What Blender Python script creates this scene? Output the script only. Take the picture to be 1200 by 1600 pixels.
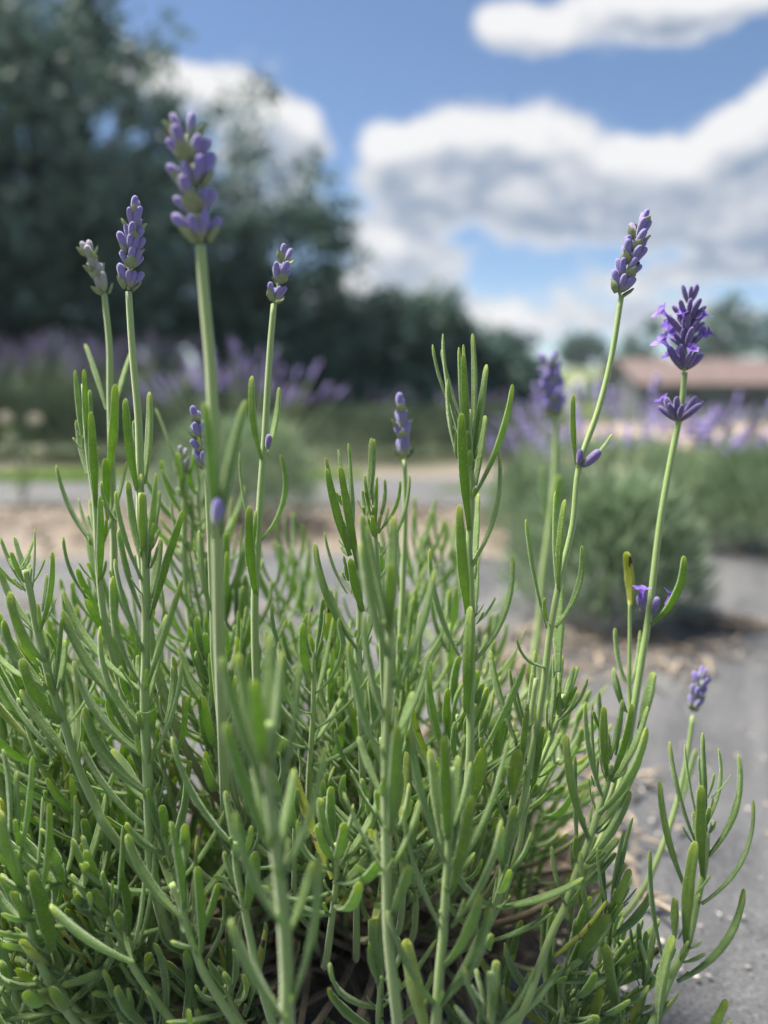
import bpy, math, random
import numpy as np
from mathutils import Vector, Matrix, Quaternion

# ------------------------------------------------------------------ scene, camera, sky, sun
scene = bpy.context.scene
for o in list(bpy.data.objects):
    bpy.data.objects.remove(o)
COL = scene.collection
R = math.radians
FPX = 1152.0                      # focal length in photograph pixels (1200 x 1600)
CAMZ, PITCH = 0.30, R(9.4)
FOCUS = 0.268

cam_d = bpy.data.cameras.new('camera')
cam = bpy.data.objects.new('camera', cam_d)
COL.objects.link(cam)
cam.location = (0, 0, CAMZ)
cam.rotation_euler = (R(90) - PITCH, 0, 0)
cam_d.sensor_fit = 'VERTICAL'
cam_d.sensor_height = 36.0
cam_d.sensor_width = 27.0
cam_d.lens = 18.0 * FPX / 800.0
cam_d.clip_start = 0.01
cam_d.clip_end = 3000
cam_d.dof.use_dof = True
cam_d.dof.focus_distance = FOCUS
cam_d.dof.aperture_fstop = 4.0
scene.camera = cam

scene.view_settings.view_transform = 'Standard'
scene.view_settings.look = 'None'
scene.view_settings.gamma = 1.0
scene.view_settings.use_curve_mapping = False
scene.view_settings.exposure = 1.45
scene.render.engine = 'CYCLES'
scene.cycles.use_denoising = True
scene.cycles.max_bounces = 8
scene.cycles.diffuse_bounces = 6
scene.cycles.glossy_bounces = 2
scene.cycles.transmission_bounces = 4
scene.cycles.caustics_reflective = False
scene.cycles.caustics_refractive = False

SUN_EL, SUN_AZ = R(64), R(-58)    # azimuth clockwise from +Y
sun_d = bpy.data.lights.new('sun', 'SUN')
sun_d.energy = 5.0
sun_d.angle = R(22)
sun_d.color = (1.0, 0.93, 0.80)
sun = bpy.data.objects.new('sun', sun_d)
COL.objects.link(sun)
sdir = Vector((math.sin(SUN_AZ) * math.cos(SUN_EL), math.cos(SUN_AZ) * math.cos(SUN_EL), math.sin(SUN_EL)))
sun.rotation_euler = sdir.to_track_quat('Z', 'Y').to_euler()
sun.location = sdir * 20

F_ = np.array([0, math.cos(PITCH), -math.sin(PITCH)])
U_ = np.array([0, math.sin(PITCH), math.cos(PITCH)])
C_ = np.array([0, 0, CAMZ])


def P(x, y, d):
    """photograph pixel at axial distance d (metres) -> world point"""
    return C_ + F_ * d + np.array([(x - 600) / FPX * d, 0, 0]) + U_ * (-(y - 800) / FPX * d)


def G(x, y, z=0.0):
    """photograph pixel -> point on the level ground"""
    v = F_ + np.array([(x - 600) / FPX, 0, 0]) + U_ * (-(y - 800) / FPX)
    return C_ + v * ((z - CAMZ) / v[2])


def azel(x, y):
    v = F_ + np.array([(x - 600) / FPX, 0, 0]) + U_ * (-(y - 800) / FPX)
    v = v / np.linalg.norm(v)
    return math.atan2(v[0], v[1]), math.asin(v[2])


def proj(p):
    q = np.asarray(p) - C_
    d = q @ F_
    return 600 + FPX * q[0] / d, 800 - FPX * (q @ U_) / d, d


# ---- node helper
class NT:
    def __init__(s, tree):
        s.t = tree
        s.L = tree.links

    def n(s, typ, **kw):
        nd = s.t.nodes.new(typ)
        for k, v in kw.items():
            setattr(nd, k, v)
        return nd

    def put(s, sock, v):
        if v is None:
            return
        if isinstance(v, bpy.types.NodeSocket):
            s.L.new(v, sock)
        else:
            sock.default_value = v

    def math(s, op, a, b=None, c=None, clamp=False):
        nd = s.n('ShaderNodeMath', operation=op, use_clamp=clamp)
        for i, v in enumerate((a, b, c)):
            if v is not None:
                s.put(nd.inputs[i], v)
        return nd.outputs[0]

    def vmath(s, op, a, b=None):
        nd = s.n('ShaderNodeVectorMath', operation=op)
        s.put(nd.inputs[0], a)
        if b is not None:
            s.put(nd.inputs[1], b)
        return nd.outputs[0]

    def ramp(s, fac, lo, hi, a=0.0, b=1.0):
        nd = s.n('ShaderNodeMapRange', interpolation_type='SMOOTHSTEP')
        s.put(nd.inputs['Value'], fac)
        nd.inputs['From Min'].default_value = lo
        nd.inputs['From Max'].default_value = hi
        nd.inputs['To Min'].default_value = a
        nd.inputs['To Max'].default_value = b
        return nd.outputs['Result']

    def mix(s, fac, a, b, blend='MIX'):
        nd = s.n('ShaderNodeMix', data_type='RGBA', blend_type=blend)
        s.put(nd.inputs[0], fac)
        for i, v in ((6, a), (7, b)):
            if not isinstance(v, bpy.types.NodeSocket):
                v = tuple(v) + (1.0,) if len(v) == 3 else v
            s.put(nd.inputs[i], v)
        return nd.outputs[2]

    def noise(s, vec, scale, detail=3.0, rough=0.5):
        nd = s.n('ShaderNodeTexNoise')
        if vec is not None:
            s.put(nd.inputs['Vector'], vec)
        nd.inputs['Scale'].default_value = scale
        nd.inputs['Detail'].default_value = detail
        nd.inputs['Roughness'].default_value = rough
        return nd.outputs[0]

    def attr(s, name):
        return s.n('ShaderNodeAttribute', attribute_name=name).outputs['Fac']


# ---- sky: Nishita blue with cumulus laid out by compass direction and height above the horizon
world = bpy.data.worlds.new('World')
scene.world = world
world.use_nodes = True
world.cycles.sampling_method = 'MANUAL'
world.cycles.sample_map_resolution = 256
SKY = 0.05
# cumulus: (px, py, rx, ry, weight) in photograph pixels, turned into angles
PUFFS = [(600, 240, 40, 36, 1), (690, 214, 72, 38, 1), (800, 222, 80, 44, 1), (890, 240, 70, 46, 1),
         (985, 290, 80, 46, 1), (1090, 275, 80, 46, 1), (1170, 225, 60, 55, 1), (1240, 220, 60, 70, 1),
         (660, 300, 110, 42, .9), (830, 320, 130, 48, .9), (1010, 350, 140, 42, .9), (1190, 340, 110, 60, .9),
         (250, 118, 55, 28, 1), (335, 140, 70, 34, 1), (405, 190, 56, 50, 1), (472, 212, 38, 40, 1), (400, 300, 70, 80, 1),
         (606, 376, 56, 36, 1), (672, 420, 60, 40, 1), (580, 460, 120, 50, 1),
         (785, 38, 50, 34, 1), (870, 50, 56, 24, 1), (1035, 42, 62, 32, 1), (1030, -14, 130, 26, 1), (1170, -6, 90, 20, 1),
         (1010, 440, 150, 20, .5), (1150, 412, 90, 18, .62), (880, 500, 170, 34, .60), (740, 530, 90, 50, .8), (1080, 500, 170, 36, .6)]

grp = bpy.data.node_groups.new('cloud_density', 'ShaderNodeTree')
grp.interface.new_socket('Direction', in_out='INPUT', socket_type='NodeSocketVector')
grp.interface.new_socket('Density', in_out='OUTPUT', socket_type='NodeSocketFloat')
g = NT(grp)
gi = g.n('NodeGroupInput')
go = g.n('NodeGroupOutput')
sep = g.n('ShaderNodeSeparateXYZ')
g.L.new(gi.outputs[0], sep.inputs[0])
az_s = g.math('ARCTAN2', sep.outputs[0], sep.outputs[1])
el_s = g.math('ARCSINE', sep.outputs[2])
comb = g.n('ShaderNodeCombineXYZ')
g.L.new(az_s, comb.inputs[0])
g.L.new(el_s, comb.inputs[1])
stretch = g.vmath('MULTIPLY', gi.outputs[0], (1.0, 1.0, 1.5))
n_big = g.noise(stretch, 11.0, 3.0, 0.5)
n_fine = g.noise(stretch, 24.0, 6.0, 0.62)
acc = None
for (x, y, rx, ry, w) in PUFFS:
    a, e = azel(x, y)
    q = g.vmath('SUBTRACT', comb.outputs[0], (a, e, 0))
    q = g.vmath('MULTIPLY', q, (FPX / rx * 0.95, FPX / ry * 0.95, 0))
    dot = g.n('ShaderNodeVectorMath', operation='DOT_PRODUCT')
    g.L.new(q, dot.inputs[0])
    g.L.new(q, dot.inputs[1])
    v = g.math('EXPONENT', g.math('MULTIPLY', dot.outputs['Value'], -1.15))
    v = g.math('MULTIPLY', v, w)
    acc = v if acc is None else g.math('ADD', acc, v)
acc = g.math('MINIMUM', acc, 1.25)
# elsewhere in the sky: the same broken cumulus, from noise alone
wide = g.math('MAXIMUM', g.ramp(g.math('ABSOLUTE', az_s), 0.55, 0.75), g.ramp(el_s, 0.46, 0.62))
cover = g.ramp(g.noise(stretch, 2.6, 3.0, 0.5), 0.46, 0.62)
acc = g.math('ADD', acc, g.math('MULTIPLY', wide, cover))
den = g.math('ADD', acc, g.math('MULTIPLY', g.math('SUBTRACT', n_big, 0.5), 0.9))
den = g.math('ADD', den, g.math('MULTIPLY', g.math('SUBTRACT', n_fine, 0.5), 1.25))
g.L.new(den, go.inputs[0])

wt = NT(world.node_tree)
for nd in list(world.node_tree.nodes):
    world.node_tree.nodes.remove(nd)
tc = wt.n('ShaderNodeTexCoord')
sky = wt.n('ShaderNodeTexSky', sky_type='NISHITA')
sky.sun_disc = False
sky.sun_elevation = SUN_EL
sky.sun_rotation = SUN_AZ
sky.air_density = 1.0
sky.altitude = 1400.0
sky.dust_density = 0.3
sky.ozone_density = 3.0
d0 = wt.n('ShaderNodeGroup', node_tree=grp)
wt.L.new(tc.outputs['Generated'], d0.inputs[0])
up = wt.vmath('NORMALIZE', wt.vmath('ADD', tc.outputs['Generated'], (-0.012, 0.0, 0.035)))
d1 = wt.n('ShaderNodeGroup', node_tree=grp)
wt.L.new(up, d1.inputs[0])
alpha = wt.ramp(d0.outputs[0], 0.33, 0.76)
lit = wt.math('ADD', wt.math('MULTIPLY', wt.math('SUBTRACT', d0.outputs[0], d1.outputs[0]), 1.0), 0.36, clamp=True)
thin = wt.ramp(d0.outputs[0], 0.5, 1.15, 1.0, 0.0)
lit = wt.math('MAXIMUM', lit, wt.math('MULTIPLY', thin, 0.75))
k = 1.0 / SKY
ccol = wt.mix(lit, (0.088 * k, 0.120 * k, 0.172 * k), (0.335 * k, 0.335 * k, 0.34 * k))
final = wt.mix(alpha, sky.outputs[0], ccol)
bg = wt.n('ShaderNodeBackground')
wt.L.new(final, bg.inputs['Color'])
bg.inputs['Strength'].default_value = SKY
wo = wt.n('ShaderNodeOutputWorld')
wt.L.new(bg.outputs[0], wo.inputs['Surface'])


# ------------------------------------------------------------------ materials
def new_mat(name):
    m = bpy.data.materials.new(name)
    m.use_nodes = True
    t = NT(m.node_tree)
    b = m.node_tree.nodes['Principled BSDF']
    out = m.node_tree.nodes['Material Output']
    return m, t, b, out


def set_bump(t, b, height, strength, dist):
    nd = t.n('ShaderNodeBump')
    nd.inputs['Strength'].default_value = strength
    nd.inputs['Distance'].default_value = dist
    t.L.new(height, nd.inputs['Height'])
    t.L.new(nd.outputs[0], b.inputs['Normal'])
    return nd


def translucent(t, b, out, col, fac, normal=None):
    tr = t.n('ShaderNodeBsdfTranslucent')
    t.put(tr.inputs['Color'], col)
    mx = t.n('ShaderNodeMixShader')
    mx.inputs[0].default_value = fac
    t.L.new(b.outputs[0], mx.inputs[1])
    t.L.new(tr.outputs[0], mx.inputs[2])
    t.L.new(mx.outputs[0], out.inputs['Surface'])


def leaf_material():
    m, t, b, out = new_mat('lavender_leaf')
    tt, rnd, side, age = t.attr('t'), t.attr('rnd'), t.attr('side'), t.attr('age')
    pos = t.n('ShaderNodeNewGeometry').outputs['Position']
    hair = t.noise(pos, 1250.0, 3.0, 0.7)
    blot = t.noise(pos, 260.0, 3.0, 0.5)
    top = t.mix(rnd, (0.220, 0.345, 0.118), (0.320, 0.450, 0.180))
    back = t.mix(rnd, (0.245, 0.420, 0.042), (0.330, 0.480, 0.085))
    c = t.mix(t.math('SUBTRACT', 1.0, side, clamp=True), top, back)
    c = t.mix(t.math('MULTIPLY', t.ramp(blot, 0.35, 0.7), 0.35), c, (0.14, 0.25, 0.06))
    c = t.mix(t.math('MULTIPLY', t.ramp(hair, 0.48, 0.68), 0.5), c, (0.45, 0.55, 0.33))
    felt = t.math('MULTIPLY', t.ramp(side, 0.22, 0.55), t.ramp(side, 0.98, 0.72))
    c = t.mix(t.math('MULTIPLY', felt, 0.42), c, (0.46, 0.56, 0.40))
    tipf = t.math('MULTIPLY', t.ramp(tt, 0.82, 0.97), t.math('ADD', t.math('MULTIPLY', rnd, 0.55), 0.34))
    c = t.mix(tipf, c, (0.46, 0.53, 0.12))
    c = t.mix(t.math('MULTIPLY', t.ramp(tt, 0.22, 0.0), 0.45), c, (0.26, 0.36, 0.15))
    c = t.mix(t.math('MULTIPLY', age, 0.85), c, (0.50, 0.50, 0.04))
    spot = t.math('MULTIPLY', t.ramp(t.noise(pos, 210.0, 1.0, 0.4), 0.61, 0.64), t.ramp(age, 0.3, 0.6))
    c = t.mix(spot, c, (0.09, 0.05, 0.03))
    b.inputs['Roughness'].default_value = 0.62
    b.inputs['Specular IOR Level'].default_value = 0.35
    t.L.new(c, b.inputs['Base Color'])
    b.inputs['Sheen Weight'].default_value = 0.9
    b.inputs['Sheen Roughness'].default_value = 0.35
    b.inputs['Sheen Tint'].default_value = (0.85, 0.95, 0.85, 1)
    set_bump(t, b, hair, 0.8, 0.0007)
    tc_ = t.mix(1.0, c, (1.15, 1.25, 0.45), 'MULTIPLY')
    translucent(t, b, out, tc_, 0.46)
    return m


def stem_material():
    m, t, b, out = new_mat('lavender_stem')
    rnd, low = t.attr('rnd'), t.attr('low')
    pos = t.n('ShaderNodeNewGeometry').outputs['Position']
    hair = t.noise(pos, 2400.0, 2.0, 0.6)
    c = t.mix(rnd, (0.24, 0.36, 0.11), (0.31, 0.42, 0.15))
    c = t.mix(t.math('MULTIPLY', t.ramp(hair, 0.5, 0.75), 0.45), c, (0.42, 0.50, 0.28))
    bark = t.mix(t.noise(pos, 420.0, 4.0, 0.6), (0.10, 0.07, 0.05), (0.27, 0.21, 0.15))
    c = t.mix(t.ramp(low, 0.12, 0.5), c, bark)
    t.L.new(c, b.inputs['Base Color'])
    b.inputs['Roughness'].default_value = 0.6
    b.inputs['Sheen Weight'].default_value = 0.3
    b.inputs['Sheen Roughness'].default_value = 0.45
    set_bump(t, b, hair, 0.5, 0.0004)
    return m


def calyx_material(name, lo, mid, tip):
    m, t, b, out = new_mat(name)
    tt = t.attr('t')
    oi = t.n('ShaderNodeObjectInfo').outputs['Random']
    pos = t.n('ShaderNodeNewGeometry').outputs['Position']
    hair = t.noise(pos, 3000.0, 2.0, 0.6)
    c = t.mix(t.ramp(tt, 0.08, 0.48), lo, mid)
    c = t.mix(t.ramp(tt, 0.55, 0.95), c, tip)
    c = t.mix(t.math('MULTIPLY', oi, 0.35), c, (0.30, 0.26, 0.42))
    c = t.mix(t.math('MULTIPLY', t.ramp(hair, 0.5, 0.72), 0.40), c, (0.50, 0.46, 0.62))
    t.L.new(c, b.inputs['Base Color'])
    b.inputs['Roughness'].default_value = 0.7
    b.inputs['Sheen Weight'].default_value = 0.7
    b.inputs['Sheen Roughness'].default_value = 0.4
    b.inputs['Sheen Tint'].default_value = (0.86, 0.82, 1.0, 1)
    set_bump(t, b, hair, 0.6, 0.0004)
    translucent(t, b, out, c, 0.15)
    return m


def simple_mat(name, a, bcol, scale, rough=0.8, bump=0.3, dist=0.002, detail=4.0, trans=None, coord='pos'):
    m, t, b, out = new_mat(name)
    if coord == 'pos':
        vec = t.n('ShaderNodeNewGeometry').outputs['Position']
    else:
        vec = t.n('ShaderNodeTexCoord').outputs['Object']
    nz = t.noise(vec, scale, detail, 0.55)
    c = t.mix(t.ramp(nz, 0.3, 0.7), a, bcol)
    t.L.new(c, b.inputs['Base Color'])
    b.inputs['Roughness'].default_value = rough
    if bump:
        set_bump(t, b, nz, bump, dist)
    if trans:
        translucent(t, b, out, c, trans)
    return m


def rnd_mat(name, a, bcol, rough=0.7, trans=None):
    """colour between a and b by the per-piece attribute rnd"""
    m, t, b, out = new_mat(name)
    c = t.mix(t.attr('rnd'), a, bcol)
    t.L.new(c, b.inputs['Base Color'])
    b.inputs['Roughness'].default_value = rough
    if trans:
        translucent(t, b, out, c, trans)
    return m


def ground_material():
    m, t, b, out = new_mat('ground')
    pos = t.n('ShaderNodeNewGeometry').outputs['Position']
    sp = t.n('ShaderNodeSeparateXYZ')
    t.L.new(pos, sp.inputs[0])
    lane = t.ramp(t.math('SUBTRACT', sp.outputs[0], t.math('MULTIPLY', sp.outputs[1], 0.15)), 0.05, 0.45, 3.6, 0.0)
    edge = t.math('ADD', t.math('ADD', sp.outputs[1], lane), t.math('MULTIPLY', t.math('SUBTRACT', t.noise(pos, 1.3, 3.0), 0.5), 1.6))
    straw = t.mix(t.ramp(t.noise(pos, 55.0, 5.0, 0.6), 0.3, 0.7), (0.13, 0.113, 0.098), (0.27, 0.233, 0.195))
    straw = t.mix(t.ramp(t.noise(pos, 7.0, 3.0), 0.45, 0.7), straw, (0.17, 0.15, 0.14))
    grass = t.mix(t.ramp(t.noise(pos, 1.1, 5.0, 0.6), 0.3, 0.7), (0.07, 0.11, 0.032), (0.13, 0.155, 0.052))
    grass = t.mix(t.ramp(t.noise(pos, 0.12, 3.0), 0.45, 0.65), grass, (0.14, 0.15, 0.06))
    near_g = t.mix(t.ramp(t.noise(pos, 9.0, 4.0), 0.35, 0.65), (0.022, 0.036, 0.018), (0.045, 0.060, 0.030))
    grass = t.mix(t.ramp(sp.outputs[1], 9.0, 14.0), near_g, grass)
    sand = t.mix(t.ramp(t.noise(pos, 40.0, 4.0), 0.3, 0.7), (0.30, 0.235, 0.18), (0.42, 0.34, 0.265))
    straw = t.mix(t.ramp(sp.outputs[1], 2.9, 3.4), straw, sand)
    c = t.mix(t.ramp(edge, 6.0, 6.9), straw, grass)
    t.L.new(c, b.inputs['Base Color'])
    b.inputs['Roughness'].default_value = 0.9
    b.inputs['Specular IOR Level'].default_value = 0.2
    set_bump(t, b, t.noise(pos, 70.0, 5.0, 0.65), 0.6, 0.01)
    return m


def fabric_material():
    m, t, b, out = new_mat('weed_fabric')
    pos = t.n('ShaderNodeNewGeometry').outputs['Position']
    rot = t.n('ShaderNodeVectorRotate', rotation_type='Z_AXIS')
    t.L.new(pos, rot.inputs['Vector'])
    rot.inputs['Angle'].default_value = R(28)
    p = rot.outputs[0]
    sp = t.n('ShaderNodeSeparateXYZ')
    t.L.new(p, sp.inputs[0])
    wx = t.math('SINE', t.math('MULTIPLY', sp.outputs[0], 2600.0))
    wy = t.math('SINE', t.math('MULTIPLY', sp.outputs[1], 2600.0))
    weave = t.math('MULTIPLY', wx, wy)
    grit = t.noise(p, 420.0, 4.0, 0.7)
    dust = t.noise(p, 9.0, 5.0, 0.6)
    sheen_streak = t.noise(t.vmath('MULTIPLY', p, (26.0, 2.2, 1.0)), 1.0, 3.0, 0.5)
    c = t.mix(t.ramp(dust, 0.35, 0.7), (0.086, 0.091, 0.106), (0.135, 0.140, 0.156))
    c = t.mix(t.math('MULTIPLY', t.ramp(sheen_streak, 0.46, 0.68), 0.75), c, (0.19, 0.195, 0.21))  # pale streaks painted into the colour as sheen along the folds
    c = t.mix(t.math('MULTIPLY', t.ramp(grit, 0.52, 0.68), 0.55), c, (0.30, 0.295, 0.295))
    c = t.mix(t.math('MULTIPLY', t.ramp(grit, 0.47, 0.34), 0.6), c, (0.014, 0.014, 0.017))
    t.L.new(c, b.inputs['Base Color'])
    b.inputs['Roughness'].default_value = 0.6
    b.inputs['Specular IOR Level'].default_value = 0.4
    h = t.math('ADD', t.math('MULTIPLY', weave, 0.25), grit)
    set_bump(t, b, h, 0.9, 0.003)
    return m


M_LEAF, M_STEM = leaf_material(), stem_material()
M_CALYX = calyx_material('lavender_bud', (0.30, 0.36, 0.20), (0.25, 0.22, 0.52), (0.23, 0.18, 0.57))
M_CALYX_DARK = calyx_material('dark_lavender_bud', (0.16, 0.15, 0.17), (0.135, 0.095, 0.30), (0.15, 0.10, 0.36))
M_CALYX_GREEN = calyx_material('young_green_bud', (0.34, 0.42, 0.20), (0.36, 0.40, 0.26), (0.42, 0.40, 0.50))
M_BRACT = simple_mat('bract', (0.22, 0.28, 0.14), (0.32, 0.37, 0.20), 900.0, 0.7, 0.4, 0.0004, trans=0.2)
M_PETAL = simple_mat('petal', (0.22, 0.13, 0.56), (0.30, 0.19, 0.66), 500.0, 0.6, 0.2, 0.0004, trans=0.35)
M_GROUND, M_FABRIC = ground_material(), fabric_material()
M_STRAW = rnd_mat('straw', (0.10, 0.082, 0.066), (0.33, 0.275, 0.215), 0.8)
M_DEBRIS = rnd_mat('leaf_litter', (0.035, 0.026, 0.020), (0.26, 0.19, 0.13), 0.85)
M_GRAVEL = rnd_mat('pebble', (0.20, 0.19, 0.18), (0.55, 0.50, 0.46), 0.8)
M_SOIL = simple_mat('dark_soil', (0.025, 0.020, 0.016), (0.085, 0.066, 0.050), 120.0, 0.95, 0.8, 0.006)
M_BUSHLEAF = rnd_mat('bush_leaf', (0.165, 0.250, 0.145), (0.310, 0.410, 0.260), 0.7, 0.25)
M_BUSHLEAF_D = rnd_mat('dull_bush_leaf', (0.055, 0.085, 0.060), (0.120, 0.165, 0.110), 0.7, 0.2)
M_BUSHSTEM = rnd_mat('bush_flower_stem', (0.17, 0.24, 0.12), (0.26, 0.33, 0.18), 0.7)
M_BUSHFLOWER = rnd_mat('bush_flower', (0.27, 0.22, 0.54), (0.52, 0.44, 0.82), 0.7, 0.2)
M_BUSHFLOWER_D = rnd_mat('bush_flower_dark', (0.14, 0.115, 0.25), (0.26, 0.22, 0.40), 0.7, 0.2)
M_TREELEAF = rnd_mat('tree_leaf', (0.050, 0.105, 0.100), (0.125, 0.210, 0.170), 0.65, 0.18)  # blue-green tint puts the hazy veil over the trees into the leaf colour
M_BARK = simple_mat('bark', (0.05, 0.042, 0.035), (0.13, 0.11, 0.09), 14.0, 0.9, 0.7, 0.02)
M_GRASS = rnd_mat('grass', (0.10, 0.21, 0.03), (0.24, 0.38, 0.06), 0.7, 0.3)
M_WEEDLEAF = rnd_mat('weed_leaf', (0.10, 0.18, 0.06), (0.20, 0.28, 0.11), 0.7, 0.3)
M_CREAM = rnd_mat('cream_flower', (0.50, 0.46, 0.36), (0.74, 0.70, 0.60), 0.7, 0.2)


# ------------------------------------------------------------------ mesh helpers
def link(o, parent=None):
    COL.objects.link(o)
    if parent is not None:
        o.parent = parent
    return o


def tag(o, label=None, cat=None, group=None, kind=None):
    for kk, v in (('label', label), ('category', cat), ('group', group), ('kind', kind)):
        if v:
            o[kk] = v
    return o


def empty(name, loc, label, cat, group=None):
    o = bpy.data.objects.new(name, None)
    o.empty_display_size = 0.05
    o.location = tuple(loc)
    link(o)
    return tag(o, label, cat, group)


def make_mesh(name, V, F, mats, attrs=None, smooth=True, midx=None):
    me = bpy.data.meshes.new(name)
    V = np.asarray(V, dtype=np.float32)
    if isinstance(F, np.ndarray):
        n, kk = F.shape
        me.vertices.add(len(V))
        me.vertices.foreach_set('co', V.ravel())
        me.loops.add(n * kk)
        me.polygons.add(n)
        me.polygons.foreach_set('loop_start', np.arange(0, n * kk, kk, dtype=np.int32))
        me.loops.foreach_set('vertex_index', F.astype(np.int32).ravel())
        me.update(calc_edges=True)
    else:
        me.from_pydata([tuple(v) for v in V], [], F)
    for kk, a in (attrs or {}).items():
        at = me.attributes.new(kk, 'FLOAT', 'POINT')
        at.data.foreach_set('value', np.asarray(a, dtype=np.float32))
    for m in (mats if isinstance(mats, (list, tuple)) else [mats]):
        me.materials.append(m)
    if midx is not None:
        me.polygons.foreach_set('material_index', np.asarray(midx, dtype=np.int32))
    if smooth:
        me.polygons.foreach_set('use_smooth', np.ones(len(me.polygons), dtype=bool))
    me.update()
    return me


def mobj(name, V, F, mats, parent=None, attrs=None, smooth=True, midx=None):
    o = bpy.data.objects.new(name, make_mesh(name, V, F, mats, attrs, smooth, midx))
    return link(o, parent)


def nrm(v):
    return v / (np.linalg.norm(v) + 1e-12)


def catmull(pts, per=6):
    pts = [np.asarray(p, float) for p in pts]
    if len(pts) < 3:
        return np.array([pts[0] + (pts[-1] - pts[0]) * i / per for i in range(per + 1)])
    q = [2 * pts[0] - pts[1]] + pts + [2 * pts[-1] - pts[-2]]
    out = []
    for i in range(1, len(q) - 2):
        a, b, c, d = q[i - 1:i + 3]
        for j in range(per):
            s = j / per
            out.append(0.5 * (2 * b + (c - a) * s + (2 * a - 5 * b + 4 * c - d) * s * s + (3 * b - a - 3 * c + d) * s ** 3))
    out.append(pts[-1])
    return np.array(out)


def tube(path, rad, sides=8, ridge=0.0, cap=True):
    """tube along path; rad scalar or per point"""
    path = np.asarray(path, float)
    n = len(path)
    rad = np.full(n, rad) if np.isscalar(rad) else np.asarray(rad)
    tg = np.gradient(path, axis=0)
    tg /= np.linalg.norm(tg, axis=1)[:, None] + 1e-12
    ref = np.array([1.0, 0.13, 0.07]) if abs(tg[0][0]) < 0.8 else np.array([0.0, 1, 0.1])
    u = nrm(np.cross(tg[0], ref))
    V = []
    for i in range(n):
        u = nrm(u - tg[i] * (u @ tg[i]))
        v = np.cross(tg[i], u)
        for s in range(sides):
            a = 2 * math.pi * s / sides
            rr = rad[i] * (1 + ridge * (1 if s % 2 == 0 else -1))
            V.append(path[i] + rr * (math.cos(a) * u + math.sin(a) * v))
    F = []
    for i in range(n - 1):
        for s in range(sides):
            s2 = (s + 1) % sides
            F.append((i * sides + s, i * sides + s2, (i + 1) * sides + s2, (i + 1) * sides + s))
    if cap:
        V.append(path[0]); V.append(path[-1])
        a, b = n * sides, n * sides + 1
        for s in range(sides):
            s2 = (s + 1) % sides
            F.append((a, s2, s, s))
            F.append((b, (n - 1) * sides + s, (n - 1) * sides + s2, (n - 1) * sides + s2))
        F = [f if f[2] != f[3] else f[:3] for f in F]
    return np.array(V), F


class Pile:
    """joins many small pieces into one mesh"""
    def __init__(s):
        s.V, s.F, s.A, s.n = [], [], {}, 0

    def add(s, V, F, **attrs):
        V = np.asarray(V)
        s.V.append(V)
        s.F.extend([tuple(int(i) + s.n for i in f) for f in F])
        for kk, a in attrs.items():
            s.A.setdefault(kk, []).append(np.full(len(V), a) if np.isscalar(a) else np.asarray(a))
        s.n += len(V)

    def build(s, name, mats, parent=None, smooth=True):
        return mobj(name, np.concatenate(s.V), s.F, mats, parent, {kk: np.concatenate(a) for kk, a in s.A.items()}, smooth)


rng = np.random.default_rng(11)
U = lambda a, b: float(rng.uniform(a, b))

SEC_HI = np.array([(-1, -.10), (-.78, .20), (-.38, .27), (0, .13), (.38, .27), (.78, .20), (1, -.10), (.80, -.30), (.34, -.12), (0, -.24), (-.34, -.12), (-.80, -.30)])
SIDE_HI = np.array([.7, 1, 1, 1, 1, 1, .7, .15, 0, 0, 0, .15])
SEC_LO = np.array([(-1, -.08), (-.5, .25), (0, .14), (.5, .25), (1, -.08), (.6, -.26), (0, -.22), (-.6, -.26)])
SIDE_LO = np.array([.6, 1, 1, 1, .6, .1, 0, .1])
T_HI = np.array([0, .05, .12, .22, .33, .45, .57, .68, .78, .86, .915, .955, .982, .995, 1.0])
T_LO = np.array([0, .10, .25, .42, .58, .74, .86, .94, .985, .996, 1.0])


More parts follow.
